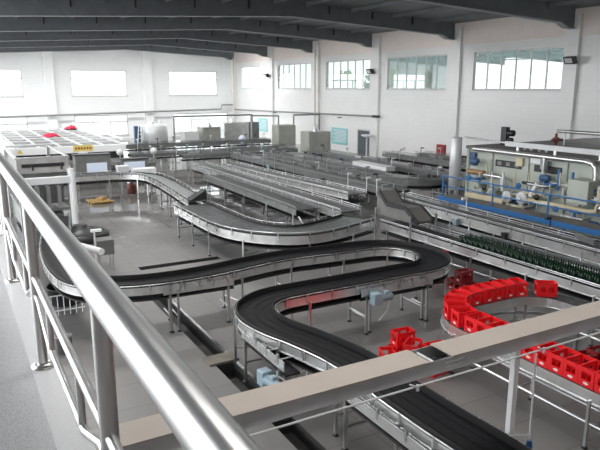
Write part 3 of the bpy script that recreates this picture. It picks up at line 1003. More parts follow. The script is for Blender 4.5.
# big pipes
MB().tube([(X0 - 0.25, 18.7, 2.93), (X0 - 0.25, 13.5, 2.93), (X0 - 0.25, 13.25, 2.88), (X0 - 0.25, 13.12, 2.75), (X0 - 0.25, 13.08, 2.5), (X0 - 0.25, 13.08, 1.5)], 0.09, 14).build('chrome_pipe', 'rail', t)
MB().tube([(X0 - 0.28, 15.15, 2.9), (X0 - 0.28, 15.15, 2.05), (X0 - 0.28, 15.2, 1.93), (X0 - 0.28, 15.35, 1.88), (X0 - 0.28, 15.7, 1.88)], 0.08, 14).build('chrome_pipe', 'rail', t)
MB().box(X0 - 0.12, X0 - 0.0, 8.2, 17.2, 3.16, 3.34).build('top_duct', 'offwhite', t)
for y in (16.6, 14.9, 13.1, 11.5):
    MB().box(X0 - 0.09, X0 - 0.03, y - 0.05, y + 0.05, ZT, 3.16).build('duct_support', 'steel', t)
MB().tube([(X0 + 0.1, 19.6, 3.33), (X0 - 0.05, 17.2, 3.27)], 0.04, 8).build('thin_pipe', 'steel', t)
MB().tube([(22.5, 17.8, 3.57), (22.5, 9.5, 3.57)], 0.07, 10).build('rear_pipe', 'rail', t)
for y in (17.4, 14.8, 12.4, 10.0):
    MB().tube([(22.5, y, 3.0), (22.5, y, 3.55)], 0.03, 8).build('pipe_stand', 'steel', t)
for y in (16.6, 15.9):
    a = [(X0 + 0.5, y + 0.16 * math.cos(q * PI / 8), 3.0 + 0.2 * math.sin(q * PI / 8)) for q in range(9)]
    MB().tube(a, 0.05, 8).build('pipe_bend', 'offwhite', t)
MB().tube([(X0 - 0.3, 18.8, 1.95), (X0 - 0.3, 17.15, 1.95), (X0 - 0.3, 16.95, 1.88), (X0 - 0.3, 16.9, 1.7)], 0.07, 10).build('chrome_pipe', 'steel', t)
MB().tube([(X0 - 0.3, 18.9, 2.0), (X0 - 0.3, 18.0, 2.0)], 0.1, 10).build('valve_row', 'brass', t)
MB().tube([(X0 - 0.35, 16.0, 1.9), (X0 - 0.35, 14.9, 1.88)], 0.06, 10).build('black_pipe', 'black', t)
MB().tube([(X0 - 0.5, 16.3, 0.95), (X0 - 0.5, 15.95, 0.97), (X0 - 0.5, 15.8, 1.1), (X0 - 0.5, 15.7, 1.27), (X0 - 0.5, 15.5, 1.32), (X0 - 0.5, 13.0, 1.32), (X0 - 0.5, 12.75, 1.38), (X0 - 0.5, 12.7, 1.6), (X0 - 0.5, 12.7, 2.1)], 0.085, 12).build('cream_pipe', 'cream', t)
MB().tube([(X0 - 0.5, 12.7, 1.78), (X0 - 0.5, 12.7, 1.84)], 0.15, 12).build('pipe_flange', 'offwhite', t)
MB().tube([(X0 - 0.5, 12.7, 2.1), (X0 - 0.3, 12.7, 2.2), (X0 - 0.02, 12.6, 2.2)], 0.1, 12).build('pipe_elbow', 'offwhite', t)
for (y, z, r) in ((18.1, 1.5, 0.16), (17.3, 1.35, 0.18), (16.5, 1.3, 0.22), (17.9, 1.3, 0.16), (15.8, 1.35, 0.24), (12.0, 2.0, 0.22), (11.6, 1.75, 0.25)):
    p = MB().lathe((X0 - 0.55, y, z), [(r * 0.35, -0.2), (r * 0.4, -0.12), (r * 0.9, -0.09), (r, -0.07), (r, 0.07), (r * 0.9, 0.09), (r * 0.4, 0.12), (r * 0.4, 0.5)], 16, 'x').build('pump', 'washer' if r < 0.2 else 'offwhite', t)
    MB().tube([(X0 - 0.55, y, z), (X0 - 0.55, y - 0.1, z - 0.5), (X0 - 0.55, y - 0.1, 0.62)], 0.05, 8).build('suction_pipe', 'cream' if y > 16 else 'steel', p)
for (y, z) in ((15.0, 2.2), (12.9, 0.88), (12.1, 1.0), (18.5, 2.45), (11.9, 2.35)):
    p = MB().lathe((X0 - 0.4, y, z), [(0.04, -0.24), (0.10, -0.22), (0.125, -0.15), (0.125, 0.14), (0.08, 0.18)], 14, 'y').build('pump_motor', 'motorblue', t)
    MB().obox((X0 - 0.4, y, z - 0.17), 0.24, 0.24, 0.06).build('motor_foot', 'motorblue', p)
MB().tube([(X0 - 0.45, 15.25, 1.98), (X0 - 0.5, 15.4, 1.65), (X0 - 0.52, 15.45, 1.45)], 0.08, 10).build('white_pipe', 'white', t)
MB().box(X0 - 0.7, X0 - 0.12, 16.6, 18.6, 1.0, 1.2).build('drip_tray', 'cream', t, 0.02)
rnd = random.Random(11)
for k_ in range(70):
    y = rnd.uniform(11.5, 18.2)
    x = X0 - rnd.uniform(0.12, 0.5)
    z = rnd.uniform(0.9, 2.1)
    m_ = rnd.choice(['steel', 'steel', 'cream', 'blue', 'washer', 'offwhite'])
    r_ = rnd.uniform(0.025, 0.05)
    if rnd.random() < 0.5:
        MB().tube([(x, y, z), (x, y, z + rnd.uniform(0.3, 0.8))], r_, 8).build('small_pipe', m_, t)
    else:
        l_ = rnd.uniform(0.3, 0.9)
        MB().tube([(X0 - 0.02, y, z), (x - 0.08, y, z), (x - 0.1, y + 0.08, z), (x - 0.1, y + l_, z)], r_, 8).build('small_pipe', m_, t)
for k_ in range(9):
    y = 11.7 + k_ * 0.85
    MB().lathe((X0 - 0.62, y, 1.2 + 0.3 * (k_ % 3)), [(0.0, -0.02), (0.11, -0.02), (0.11, 0.02), (0.0, 0.02)], 12, 'x').build('valve_wheel', rnd.choice(['blue', 'steel', 'black']), t)
# motors and valves standing on the roof
r1 = MB().obox((20.5, 18.8, ZT), 0.22, 0.3, 0.75).build('drive_unit', 'black', t, 0.02)
MB().lathe((20.5, 18.62, ZT + 0.5), [(0.06, -0.3), (0.13, -0.28), (0.13, 0.0), (0.06, 0.05)], 12, 'y').build('drive_motor', 'black', r1)
MB().lathe((20.5, 18.6, ZT + 0.22), [(0.05, -0.22), (0.1, -0.2), (0.1, 0.0)], 12, 'y').build('drive_motor', 'black', r1)
r2 = MB().lathe((20.2, 16.0, ZT), [(0.12, 0), (0.12, 0.12), (0.06, 0.14), (0.06, 0.34), (0.13, 0.36), (0.13, 0.5), (0.05, 0.52), (0.05, 0.66)], 12).build('relief_valve', 'rust', t)
MB().tube([(19.95, 16.0, ZT + 0.42), (20.5, 15.95, ZT + 0.42)], 0.045, 8).build('hand_wheel', 'rust', r2)

# blue platform along it
t = thing('service_platform', 'blue steel service platform with handrail in front of the bottle washer', 'platform', (17.7, 14, 0))
MB().box(17.35, 18.1, 8.0, 19.2, 0.98, 1.02).build('deck', 'washertop', t)
MB().box(17.28, 17.36, 8.0, 19.2, 0.86, 1.03).build('edge_beam', 'blue', t)
for y in (8.5, 10.8, 13.1, 15.4, 17.5, 19.1):
    MB().box(17.29, 17.35, y - 0.03, y + 0.03, 0, 0.84).build('leg', 'blue', t)
for y in (9.3, 11.6, 13.9, 16.4, 19.1):
    MB().tube([(17.45, y, 1.0), (17.45, y, 1.85)], 0.03, 8).build('rail_post', 'blue', t)
MB().tube([(17.45, 8.0, 1.85), (17.45, 19.15, 1.85)], 0.026, 8).build('hand_rail', 'blue', t)
MB().tube([(17.45, 8.0, 1.45), (17.45, 19.15, 1.45)], 0.022, 8).build('knee_rail', 'blue', t)

t = thing('steel_cylinder', 'tall upright pale steel cylinder at the far corner of the washer', 'tank', (18.55, 19.62, 0))
MB().lathe((18.55, 19.62, 0.9), [(0.0, 0.2), (0.24, 0.22), (0.24, 2.4), (0.2, 2.44), (0.0, 2.44)], 24).build('shell', 'tank', t)
for a in (0, 2.1, 4.2):
    MB().obox((18.55 + 0.2 * math.cos(a), 19.62 + 0.2 * math.sin(a), 0), 0.06, 0.06, 1.13).build('leg', 'steel', t)
MB().tube([(18.84, 19.62, 2.5), (19.0, 19.5, 2.5), (19.05, 19.4, 2.4)], 0.05, 8).build('outlet_pipe', 'rust', t)
MB().tube([(18.9, 19.75, 0.02), (18.9, 19.75, 2.9), (18.83, 19.7, 3.0)], 0.035, 8).build('riser_pipe', 'steel', t)

# ------------------------------------------------------------------ things on the right wall
t = thing('fire_hose_cabinet', 'red fire hose cabinet on the white wall behind the upright cylinder', 'cabinet', (XW - 0.3, 31.3, 1.3))
MB().box(XW - 0.25, XW - 0.005, 31.85, 32.65, 0.15, 1.55).build('case', 'darkred', t, 0.01)
MB().box(XW - 0.27, XW - 0.251, 31.95, 32.55, 0.25, 0.75).build('glass_panel', 'motorblue', t)
for lab, y0, y1, z0, z1, nm in (('teal notice board on the right wall left of the grey door', 44.0, 46.5, 0.55, 1.95, 10), ('small teal notice board on the far part of the right wall', 59.2, 61.4, 0.75, 2.1, 8)):
    t = thing('notice_board', lab, 'notice board', (XW, (y0 + y1) / 2, z0), 'teal notice boards')
    MB().box(XW - 0.04, XW - 0.005, y0, y1, z0, z1).build('board', 'teal', t)
    for i in range(nm):
        z = z1 - 0.2 - i * (z1 - z0 - 0.3) / nm
        MB().box(XW - 0.045, XW - 0.04, y0 + 0.2, y1 - 0.2 - 0.25 * (i % 3), z, z + 0.05).build('text_line', 'white', t)
for lab, y, z in (('black floodlight on the right wall beside the column nearest the washer', 22.35, 6.75), ('black floodlight on the right wall above the grey door', 40.25, 6.55), ('small black floodlight on the far part of the right wall', 58.25, 6.5)):
    t = thing('floodlight', lab, 'floodlight', (XW - 0.22, y, z), 'floodlights on the right wall')
    x = XW - 0.22
    MB().box(x - 0.07, x, y - 0.05, y + 0.05, z - 0.05, z + 0.05).build('bracket', 'black', t)
    hd = MB()
    v = []
    for dy, dz in ((-0.3, -0.18), (0.3, -0.18), (0.3, 0.18), (-0.3, 0.18)):
        v.append((x - 0.45 - dz * 0.5, y + dy, z + dz - 0.02))
    v += [(p[0] + 0.3, p[1] * 1.0, p[2] + 0.06) for p in v]
    hd.add(v, [(0, 1, 2, 3), (4, 5, 6, 7), (0, 1, 5, 4), (1, 2, 6, 5), (2, 3, 7, 6), (3, 0, 4, 7)])
    h_ = hd.build('housing', 'black', t, 0.02)
    gl = MB()
    q = []
    for dy, dz in ((-0.22, -0.12), (0.22, -0.12), (0.22, 0.12), (-0.22, 0.12)):
        q.append((x - 0.46 - dz * 0.5, y + dy, z + dz - 0.022))
    q += [(p[0] + 0.012, p[1], p[2]) for p in q]
    gl.add(q, [(0, 1, 2, 3), (4, 5, 6, 7), (0, 1, 5, 4), (1, 2, 6, 5), (2, 3, 7, 6), (3, 0, 4, 7)]).build('lens', 'lamp', t)
# pipes along the walls
t = thing('wall_pipe', 'long grey pipe run along the right wall with a black end cap', 'pipe', (XW - 0.35, 51, 3.0))
MB().tube([(XW - 0.35, 66.9, 2.85), (XW - 0.35, 40.0, 3.15)], 0.07, 8).build('pipe', 'greypipe', t)
MB().tube([(XW - 0.35, 40.0, 3.15), (XW - 0.35, 39.2, 3.16)], 0.1, 8).build('end_cap', 'black', t)
for y in (45, 51, 57, 63):
    MB().box(XW - 0.4, XW, y - 0.03, y + 0.03, 2.8, 2.88).build('bracket', 'greypipe', t)
t = thing('wall_pipe', 'long grey pipe run along the back wall above the low windows', 'pipe', (12, YB - 0.75, 2.7))
MB().tube([(XL + 3, YB - 0.75, 2.45), (27.2, YB - 0.75, 2.92), (27.3, YB - 0.75, 3.4), (28.6, YB - 0.75, 3.4)], 0.09, 8).build('pipe', 'greypipe', t)
for x in (0, 9.2, 19.1):
    MB().box(x - 0.04, x + 0.04, YB - 0.8, YB - 0.45, 2.5, 2.57).build('bracket', 'greypipe', t)
for lab, pts in (('goalpost shaped pipe frame in front of the far low windows', [(15.6, 48.2, 0), (15.6, 48.2, 3.1), (22.4, 48.2, 3.1), (22.4, 48.2, 0)]),
                 ('tall pipe frame beside the leftmost large steel cabinet', [(26.3, 48.0, 0), (26.3, 48.0, 3.0), (28.9, 48.0, 3.0), (28.9, 48.0, 0)]),
                 ('slim pipe frame between the two far steel cabinets', [(24.4, 47.2, 0), (24.4, 47.2, 3.0), (22.6, 48.8, 3.0), (22.6, 48.8, 0)])):
    t = thing('pipe_frame', lab, 'pipe frame', pts[0], 'pipe frames at the far end')
    MB().tube(pts[:2], 0.07, 8).build('upright', 'greypipe', t)
    MB().tube(pts[2:], 0.07, 8).build('upright', 'greypipe', t)
    MB().tube([pts[1], pts[2]], 0.07, 8).build('cross_pipe', 'greypipe', t)
for lab, x, y in (('thin vertical pipe beside the corner of the hall', XW - 0.7, YB - 1.2), ('vertical downpipe on the column between the far right windows', XW - 0.62, 48.4)):
    t = thing('downpipe', lab, 'pipe', (x, y, 0), 'vertical pipes on the walls')
    MB().tube([(x, y, 0), (x, y, 8.6)], 0.06, 8).build('pipe', 'cream', t)
    for z in (2, 5, 8):
        MB().obox((x + 0.1, y, z), 0.3, 0.16, 0.06).build('clip', 'steel', t)
t = thing('pedestal_stand', 'thin white stand with flat cap beside the grey door', 'stand', (28.5, 40.1, 0))
MB().tube([(28.5, 40.1, 0.02), (28.5, 40.1, 1.5)], 0.06, 8).build('pole', 'white', t)
MB().lathe((28.5, 40.1, 0), [(0.25, 0), (0.25, 0.03), (0.08, 0.06)], 14).build('base', 'white', t)
MB().lathe((28.5, 40.1, 1.5), [(0.1, 0), (0.45, 0.16), (0.45, 0.24), (0.05, 0.26)], 14).build('cap', 'white', t)
t = thing('valve_box', 'small red valve housing at the foot of the right wall near the white casing', 'valve', (28.6, 34.2, 0))
MB().obox((28.6, 34.2, 0), 0.5, 0.9, 0.35).build('housing', 'rust', t, 0.02)
MB().lathe((28.6, 34.2, 0.35), [(0.12, 0), (0.12, 0.1), (0.2, 0.12), (0.2, 0.16)], 12).build('hand_wheel', 'red', t)


# ------------------------------------------------------------------ far machines
def cabinet(label, x, y, w_, d_, z0, z1, m='greyplate', extra=True):
    t = thing('steel_cabinet', label, 'cabinet', (x, y, 0), 'steel cabinets at the far end')
    MB().box(x - w_ / 2, x + w_ / 2, y - d_ / 2, y + d_ / 2, z0, z1).build('body', m, t, 0.03)
    for sx in (-1, 1):
        for sy in (-1, 1):
            MB().obox((x + sx * (w_ / 2 - 0.08), y + sy * (d_ / 2 - 0.08), 0), 0.08, 0.08, z0 + 0.01).build('leg', 'steel', t)
    MB().box(x - w_ / 2 + 0.1, x + w_ / 2 - 0.1, y - d_ / 2 - 0.02, y - d_ / 2, z0 + 0.1, z1 - 0.15).build('door', m, t)
    if extra:
        MB().lathe((x, y, z1), [(0.25, 0), (0.25, 0.12), (0.12, 0.16), (0.12, 0.3)], 12).build('vent_cap', 'steel', t)
    return t


M['cab1'] = mat('olive_grey_steel', (0.40, 0.41, 0.37), 0.4, 0.3, noise=0.15, nscale=2)
cabinet('tall olive grey steel cabinet left of the pipe upright at the far end', 24.05, 45.6, 1.6, 1.2, 0.35, 2.35, 'cab1', False)
cb = cabinet('wide grey steel cabinet with dark base in front of the teal notice board', 23.6, 39.7, 1.85, 1.3, 0.75, 2.2, 'cab1')
MB().box(22.9, 24.3, 39.2, 40.2, 0.2, 0.75).build('machine_base', 'black', cb)
MB().tube([(24.4, 39.6, 1.4), (24.62, 39.5, 0.9), (24.66, 39.5, 0.3)], 0.15, 8).build('chute', 'black', cb)
cabinet('squat grey cabinet with a round cap behind the raised cross conveyor', 19.2, 50.0, 1.6, 1.4, 0.4, 2.1, 'cab1')
cabinet('pale cabinet beside the pale round tank at the far end', 17.5, 50.0, 1.25, 1.2, 0.6, 1.8, 'offwhite', False)
cabinet('narrow grey cabinet far back near the corner of the hall', 25.5, 55.0, 1.1, 1.1, 0.3, 2.1, 'greyplate', False)
cabinet('stainless frame unit behind the goalpost pipe frame', 22.2, 52.0, 2.2, 1.6, 0.5, 2.3, 'plate', True)
t = thing('water_carboy', 'small pale blue drum standing by the goalpost pipe frame', 'drum', (20.9, 46.9, 0))
MB().lathe((20.9, 46.9, 0.5), [(0, 0), (0.3, 0.01), (0.32, 0.8), (0.2, 0.95), (0.1, 1.05)], 14).build('body', 'screen', t)
MB().obox((20.9, 46.9, 0), 0.7, 0.7, 0.5).build('stand', 'motorblue', t)

t = thing('round_tank', 'pale round tank with hatches on top beyond the pasteuriser', 'tank', (14.7, 50.6, 0))
MB().lathe((14.7, 50.6, 0.3), [(0, 0), (1.07, 0.02), (1.07, 1.95), (1.0, 2.05), (0.3, 2.2), (0, 2.2)], 32).build('shell', 'tank', t)
for a in range(4):
    MB().obox((14.7 + 0.85 * math.cos(a * PI / 2 + 0.6), 50.6 + 0.85 * math.sin(a * PI / 2 + 0.6), 0), 0.12, 0.12, 0.34).build('leg', 'steel', t)
MB().lathe((14.4, 50.3, 2.42), [(0.2, 0), (0.2, 0.18), (0.0, 0.22)], 14).build('hatch', 'steel', t)
MB().lathe((15.2, 50.6, 2.4), [(0.12, 0), (0.12, 0.25), (0.0, 0.27)], 12).build('hatch', 'steel', t)
MB().tube([(14.7, 49.53, 1.1), (14.7, 49.2, 1.1), (14.7, 49.2, 0.1)], 0.06, 8).build('pipe', 'steel', t)
MB().box(13.0, 13.45, 50.2, 50.6, 0, 2.3).build('control_pillar', 'motorblue', t)
t = thing('access_ladder', 'leaning pale ladder left of the pale round tank', 'ladder', (13.1, 49.0, 0))
for dx in (0, 0.4):
    MB().tube([(12.7 + dx, 48.8, 0.0), (13.15 + dx, 49.5, 2.5)], 0.04, 8).build('stile', 'white', t)
for k_ in range(8):
    u = (k_ + 0.5) / 8
    MB().tube([(12.7 + 0.45 * u, 48.8 + 0.7 * u, 2.5 * u), (13.1 + 0.45 * u, 48.8 + 0.7 * u, 2.5 * u)], 0.025, 6).build('rung', 'white', t)

# pasteuriser: long low tunnel with gridded white deck
t = thing('tunnel_pasteuriser', 'large low white tunnel pasteuriser with gridded roof at the far left', 'machine', (6.2, 44, 0))
PX0, PX1, PY0, PY1 = 3.1, 9.25, 38.0, 54.5
MB().box(PX0 + 0.1, PX1 - 0.1, PY0 + 0.35, PY1, 0.3, 1.85).build('body', 'greyplate', t)
MB().box(PX0, PX1, PY0, PY0 + 0.3, 1.62, 2.02).build('front_beam', 'white', t, 0.02)
MB().box(PX0 + 0.15, PX1 - 0.15, PY0 + 0.1, PY0 + 0.34, 1.2, 1.62).build('mouth', 'black', t)
MB().box(PX0, PX1, PY0 + 0.05, PY0 + 0.3, 0.95, 1.2).build('sill', 'plate', t)
MB().box(PX0 - 0.5, PX0, PY0 - 0.2, PY1, 0.3, 2.05).build('side_panel', 'white', t, 0.03)
nx_, ny_ = 5, 7
for i in range(nx_):
    for j in range(ny_):
        xa = PX0 + 0.12 + i * (PX1 - PX0 - 0.24) / nx_
        xb = PX0 + 0.12 + (i + 1) * (PX1 - PX0 - 0.24) / nx_
        ya = PY0 + 0.35 + j * (PY1 - PY0 - 0.4) / ny_
        yb = PY0 + 0.35 + (j + 1) * (PY1 - PY0 - 0.4) / ny_
        MB().box(xa + 0.07, xb - 0.07, ya + 0.1, yb - 0.1, 1.85, 1.97).build('roof_hatch', 'greyplate', t)
for i in range(nx_ + 1):
    x = PX0 + 0.12 + i * (PX1 - PX0 - 0.24) / nx_
    MB().box(x - 0.05, x + 0.05, PY0 + 0.3, PY1, 1.85, 2.06).build('roof_bar', 'offwhite', t)
for j in range(1, ny_ + 1):
    y = PY0 + 0.35 + j * (PY1 - PY0 - 0.4) / ny_
    MB().box(PX0 + 0.2, PX1 - 0.2, y - 0.06, y + 0.06, 1.86, 2.03).build('roof_bar', 'white', t)
pl_ = MB().box(6.2, 7.3, PY0 - 0.03, PY0, 1.72, 2.06).build('name_plate', 'yellow', t)
for k_ in range(6):
    MB().box(6.3 + k_ * 0.16, 6.4 + k_ * 0.16, PY0 - 0.035, PY0 - 0.03, 1.82, 1.95).build('character', 'rust', pl_)
MB().box(6.45, 7.0, PY0 - 0.05, PY0 - 0.02, 1.48, 1.72).build('paper_notice', 'white', t)
tri = MB()
tri.add([(3.2, PY0 - 0.02, 1.72), (3.5, PY0 - 0.02, 1.72), (3.35, PY0 - 0.02, 1.98), (3.2, PY0, 1.72), (3.5, PY0, 1.72), (3.35, PY0, 1.98)], [(0, 1, 2), (3, 5, 4), (0, 1, 4, 3), (1, 2, 5, 4), (2, 0, 3, 5)])
tri.build('warning_sign', 'yellow', t)
for x in (PX0 + 0.3, 6.2, PX1 - 0.3):
    for y in (PY0 + 0.5, 46, PY1 - 0.4):
        MB().obox((x, y, 0), 0.16, 0.16, 0.32).build('leg', 'steel', t)
MB().tube([(PX1 - 0.3, 54, 2.5), (PX1 + 0.4, 46, 2.2), (PX1 + 0.3, 40, 2.15)], 0.07, 8).build('hand_rail', 'white', t)


def cloth(label, x, y, z, s, a):
    mb = MB()
    n = 9
    rnd = random.Random(int(x * 10))
    v = []
    for i in range(n):
        for j in range(n):
            u, q = i / (n - 1) - 0.5, j / (n - 1) - 0.5
            hgt = 0.3 * max(0, 1 - 3.2 * (u * u + q * q)) * (0.7 + 0.5 * rnd.random())
            v.append((x + (u * math.cos(a) - q * math.sin(a)) * s, y + (u * math.sin(a) + q * math.cos(a)) * s * 1.2, z + hgt * s * 0.9))
    f = [(i * n + j, i * n + j + 1, (i + 1) * n + j + 1, (i + 1) * n + j) for i in range(n - 1) for j in range(n - 1)]
    mb.add(v, f, True)
    o = mb.build('red_cloth', 'redcloth')
    tag(o, label, 'cloth', 'crimson cloths on the pasteuriser')
    sd = o.modifiers.new('thick', 'SOLIDIFY')
    sd.thickness = 0.03


cloth('crumpled crimson cloth lying on the front of the pasteuriser roof', 6.1, 46.0, 2.07, 1.0, 0.4)
cloth('small crimson cloth near the back edge of the pasteuriser roof', 8.75, 53.9, 2.07, 0.9, 0.1)

# case packer at the left
t = thing('case_packer', 'stainless case packer with white column behind the handrail', 'machine', (2.8, 25.5, 0))
for x in (1.95, 3.6):
    for y in (23.4, 28.4):
        MB().box(x - 0.06, x + 0.06, y - 0.06, y + 0.06, 0.0, 2.95).build('frame_post', 'steel', t)
MB().box(1.85, 3.65, 23.30, 23.5, 2.95, 3.0).build('top_beam', 'plate', t)
MB().box(1.85, 3.65, 28.3, 28.5, 2.95, 3.0).build('top_beam', 'plate', t)
for x in (1.9, 3.6):
    MB().box(x - 0.05, x + 0.05, 23.5, 28.3, 2.95, 3.0).build('top_beam', 'plate', t)
MB().box(1.9, 3.6, 23.30, 23.36, 2.45, 2.95).build('front_panel', 'plate', t)
MB().box(2.05, 3.45, 23.26, 23.30, 2.66, 2.78).build('slot', 'black', t)
for x in (2.4, 3.35):
    MB().box(x - 0.03, x + 0.03, 23.2, 23.3, 2.55, 2.75).build('handle', 'black', t)
MB().box(1.9, 3.6, 23.1, 23.36, 2.05, 2.3).build('cross_beam', 'offwhite', t, 0.02)
MB().box(2.02, 3.52, 24.4, 24.45, 1.15, 2.4).build('guard_panel', 'greyplate', t)
MB().box(1.95, 3.55, 23.6, 28.3, 1.0, 1.1).build('table', 'greyplate', t)
for k_ in range(4):
    MB().box(2.1 + 0.36 * k_, 2.22 + 0.36 * k_, 23.5, 24.0, 1.1, 1.9).build('gripper', 'steel', t)
MB().tube([(3.62, 23.2, 2.55), (3.66, 23.2, 2.3), (3.66, 23.2, 0.9), (3.66, 23.1, 0.34)], 0.12, 14).build('white_column', 'white', t)
MB().box(2.0, 3.3, 22.3, 23.2, 0.06, 0.6).build('base_cabinet', 'greyplate', t)
MB().box(2.05, 3.4, 24.0, 28.0, 0.15, 0.85).build('lower_housing', 'greyplate', t)
base = MB().lathe((3.75, 22.9, 0.02), [(0.95, 0), (1.0, 0.05), (1.0, 0.22), (0.9, 0.28)], 28)
base.build('round_base', 'black', t)
MB().lathe((3.75, 22.9, 0.3), [(0.8, 0), (0.8, 0.03), (0.3, 0.05), (0.22, 0.25)], 20).build('infeed_wheel', 'darkbelt', t)
# cabinets with pale panels
for i, (lab, x, y, w_, z0, z1, sx0, sx1, sz0, sz1) in enumerate((('grey labeller cabinet with pale blue screen right of the white column', 6.5, 34.3, 1.85, 0.7, 1.85, 6.15, 7.2, 0.95, 1.45), ('smaller grey cabinet with pale blue screen farther right', 8.75, 34.3, 1.35, 0.55, 1.5, 8.1, 9.25, 0.95, 1.4))):
    t = thing('control_cabinet', lab, 'cabinet', (x, y, 0), 'grey cabinets with pale screens')
    MB().box(x - w_ / 2, x + w_ / 2, y - 0.3, y + 0.4, z0, z1).build('body', 'greyplate', t, 0.02)
    MB().box(sx0, sx1, y - 0.32, y - 0.3, sz0, sz1).build('screen', 'screen', t)
    MB().box(x - w_ / 2 - 0.04, x + w_ / 2 + 0.04, y - 0.32, y + 0.44, z1, z1 + 0.06).build('hood', 'black', t)
    for a in (-1, 1):
        for b in (-1, 1):
            MB().obox((x + a * (w_ / 2 - 0.1), y + 0.05 + b * 0.25, 0), 0.07, 0.07, z0 + 0.01).build('leg', 'steel', t)
t = thing('white_bin', 'white tilted feed box below the second pale screen', 'box', (8.9, 33.0, 0))
MB().box(8.3, 9.5, 32.7, 33.3, 0.72, 1.15).build('box', 'white', t, 0.03)
for a in (-1, 1):
    for b in (-1, 1):
        MB().obox((8.9 + a * 0.5, 33.0 + b * 0.22, 0), 0.05, 0.05, 0.73).build('leg', 'steel', t)
t = thing('hopper', 'pale grey hopper between the two screened cabinets', 'hopper', (7.7, 32.5, 0))
hm = MB()
v = [(7.45, 32.3, 0.75), (7.85, 32.3, 0.75), (7.85, 32.7, 0.75), (7.45, 32.7, 0.75), (7.35, 32.2, 1.4), (7.95, 32.2, 1.4), (7.95, 32.8, 1.4), (7.35, 32.8, 1.4)]
hm.add(v, [(0, 3, 2, 1), (4, 5, 6, 7), (0, 1, 5, 4), (1, 2, 6, 5), (2, 3, 7, 6), (3, 0, 4, 7)]).build('bin', 'offwhite', t)
for a in (7.5, 7.8):
    for b in (32.35, 32.65):
        MB().obox((a, b, 0), 0.04, 0.04, 0.76).build('leg', 'steel', t)
# floodlight-like round heads of the labeller line
for lab, x, y in (('round white lamp head above the cross conveyor, left one', 8.6, 36.9), ('round white lamp head above the cross conveyor, right one', 10.6, 36.9)):
    t = thing('inspection_lamp', lab, 'lamp', (x, y, 0), 'round lamp heads over the cross conveyor')
    MB().tube([(x, y, 0.02), (x, y, 1.6)], 0.035, 8).build('pole', 'steel', t)
    MB().lathe((x, y - 0.02, 1.65), [(0.06, 0.2), (0.19, 0.05), (0.2, -0.06), (0.0, -0.08)], 16, 'y').build('head', 'white', t)
    MB().obox((x, y, 0), 0.35, 0.35, 0.025).build('base_plate', 'steel', t)
# pallets, tub and stool by the left line
t = thing('wooden_pallet', 'yellow wooden pallet pieces on the floor by the left machines', 'pallet', (5.9, 30.2, 0))
for k_ in range(5):
    MB().obox((5.5 + 0.2 * k_, 30.0, 0.1), 0.14, 1.0, 0.03, 0.2).build('board', 'wood', t)
for k_ in range(2):
    MB().obox((5.9, 29.7 + 0.6 * k_, 0.0), 1.0, 0.1, 0.1, 0.2).build('bearer', 'wood', t)
MB().obox((6.0, 30.1, 0.13), 0.5, 0.3, 0.12, 0.9).build('block', 'wood', t)
t = thing('red_drum', 'small red drum on the floor under the chrome conveyor end', 'drum', (7.95, 32.0, 0))
MB().lathe((7.95, 32.0, 0), [(0.0, 0), (0.24, 0.01), (0.24, 0.5), (0.22, 0.52), (0, 0.52)], 16).build('body', 'rust', t)
MB().lathe((7.95, 32.0, 0.52), [(0.1, 0), (0.1, 0.05), (0, 0.06)], 10).build('cap', 'black', t)
t = thing('round_tub', 'black round tub on the pale floor below the handrail', 'tub', (2.15, 16.1, 0))
MB().lathe((2.15, 16.1, 0), [(0.36, 0), (0.44, 0.42), (0.46, 0.42), (0.46, 0.46), (0.42, 0.46), (0.36, 0.03), (0, 0.03)], 24).build('shell', 'black', t)
for s in (-1, 1):
    MB().tube([(2.15 + s * 0.46, 16.0, 0.36), (2.15 + s * 0.52, 16.1, 0.4), (2.15 + s * 0.46, 16.2, 0.36)], 0.015, 6).build('handle', 'black', t)
t = thing('floor_rack', 'low white rack with upright bars on the floor below the handrail', 'rack', (2.05, 15.2, 0))
for k_ in range(6):
    MB().tube([(1.7 + 0.14 * k_, 15.2, 0.0), (1.7 + 0.14 * k_, 15.2, 0.5)], 0.012, 6).build('bar', 'white', t)
MB().tube([(1.66, 15.2, 0.5), (2.46, 15.2, 0.5)], 0.018, 6).build('top_bar', 'white', t)
MB().tube([(1.66, 15.2, 0.12), (2.46, 15.2, 0.12)], 0.018, 6).build('bottom_bar', 'white', t)
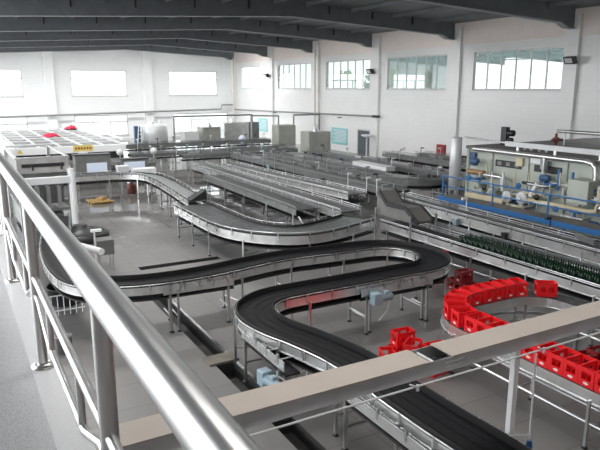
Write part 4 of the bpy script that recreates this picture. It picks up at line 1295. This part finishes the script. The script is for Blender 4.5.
MB().tube([(1.95, 15.2, 0.5), (1.95, 15.2, 0.95)], 0.02, 6).build('upright', 'white', t)
t = thing('steel_bin', 'small open steel bin on the floor behind the second rail post', 'bin', (1.62, 12.9, 0))
MB().lathe((1.62, 12.9, 0), [(0.0, 0), (0.15, 0.0), (0.17, 0.35), (0.18, 0.35), (0.18, 0.37), (0.155, 0.37), (0.14, 0.02), (0.0, 0.02)], 18).build('shell', 'greyplate', t)
MB().tube([(1.45, 12.9, 0.33), (1.62, 12.8, 0.45), (1.79, 12.9, 0.33)], 0.01, 6).build('bail_handle', 'steel', t)
t = thing('bottle_checker', 'small steel inspection unit on the bend of the black conveyor', 'machine', (3.7, 18.6, 0))
MB().box(3.45, 3.95, 18.4, 18.9, 0.5, 0.95).build('body', 'greyplate', t, 0.01)
for a in (3.5, 3.9):
    for b in (18.45, 18.85):
        MB().obox((a, b, 0), 0.04, 0.04, 0.51).build('leg', 'steel', t)
MB().tube([(3.4, 18.4, 0.02), (3.4, 18.4, 1.3)], 0.025, 8).build('sensor_pole', 'white', t)
MB().box(3.3, 3.6, 18.32, 18.44, 1.25, 1.32).build('sensor_head', 'white', t)
t = thing('white_roller', 'white tube resting on stands just beyond the handrail', 'roller', (3.15, 18.0, 0))
MB().tube([(2.95, 18.6, 0.85), (3.4, 17.5, 0.85)], 0.1, 12).build('tube', 'white', t)
for x, y in ((3.0, 18.48), (3.35, 17.62)):
    MB().obox((x, y, 0), 0.05, 0.05, 0.78).build('stand', 'steel', t)

# sky portals at the openings
for k_, (a, b) in enumerate(wins):
    portal('sky_portal', (XW + 0.35, (a + b) / 2, (WZ0 + WZ1) / 2), (0, PI / 2, 0), WZ1 - WZ0, b - a)
for (a, b, z0, z1) in hol:
    portal('sky_portal', ((a + b) / 2, YB + 0.35, (z0 + z1) / 2), (-PI / 2, 0, 0), b - a, z1 - z0)
portal('sky_portal', (XL - 0.35, (4 + YB) / 2, 4.3), (0, -PI / 2, 0), 8.6, YB - 4)
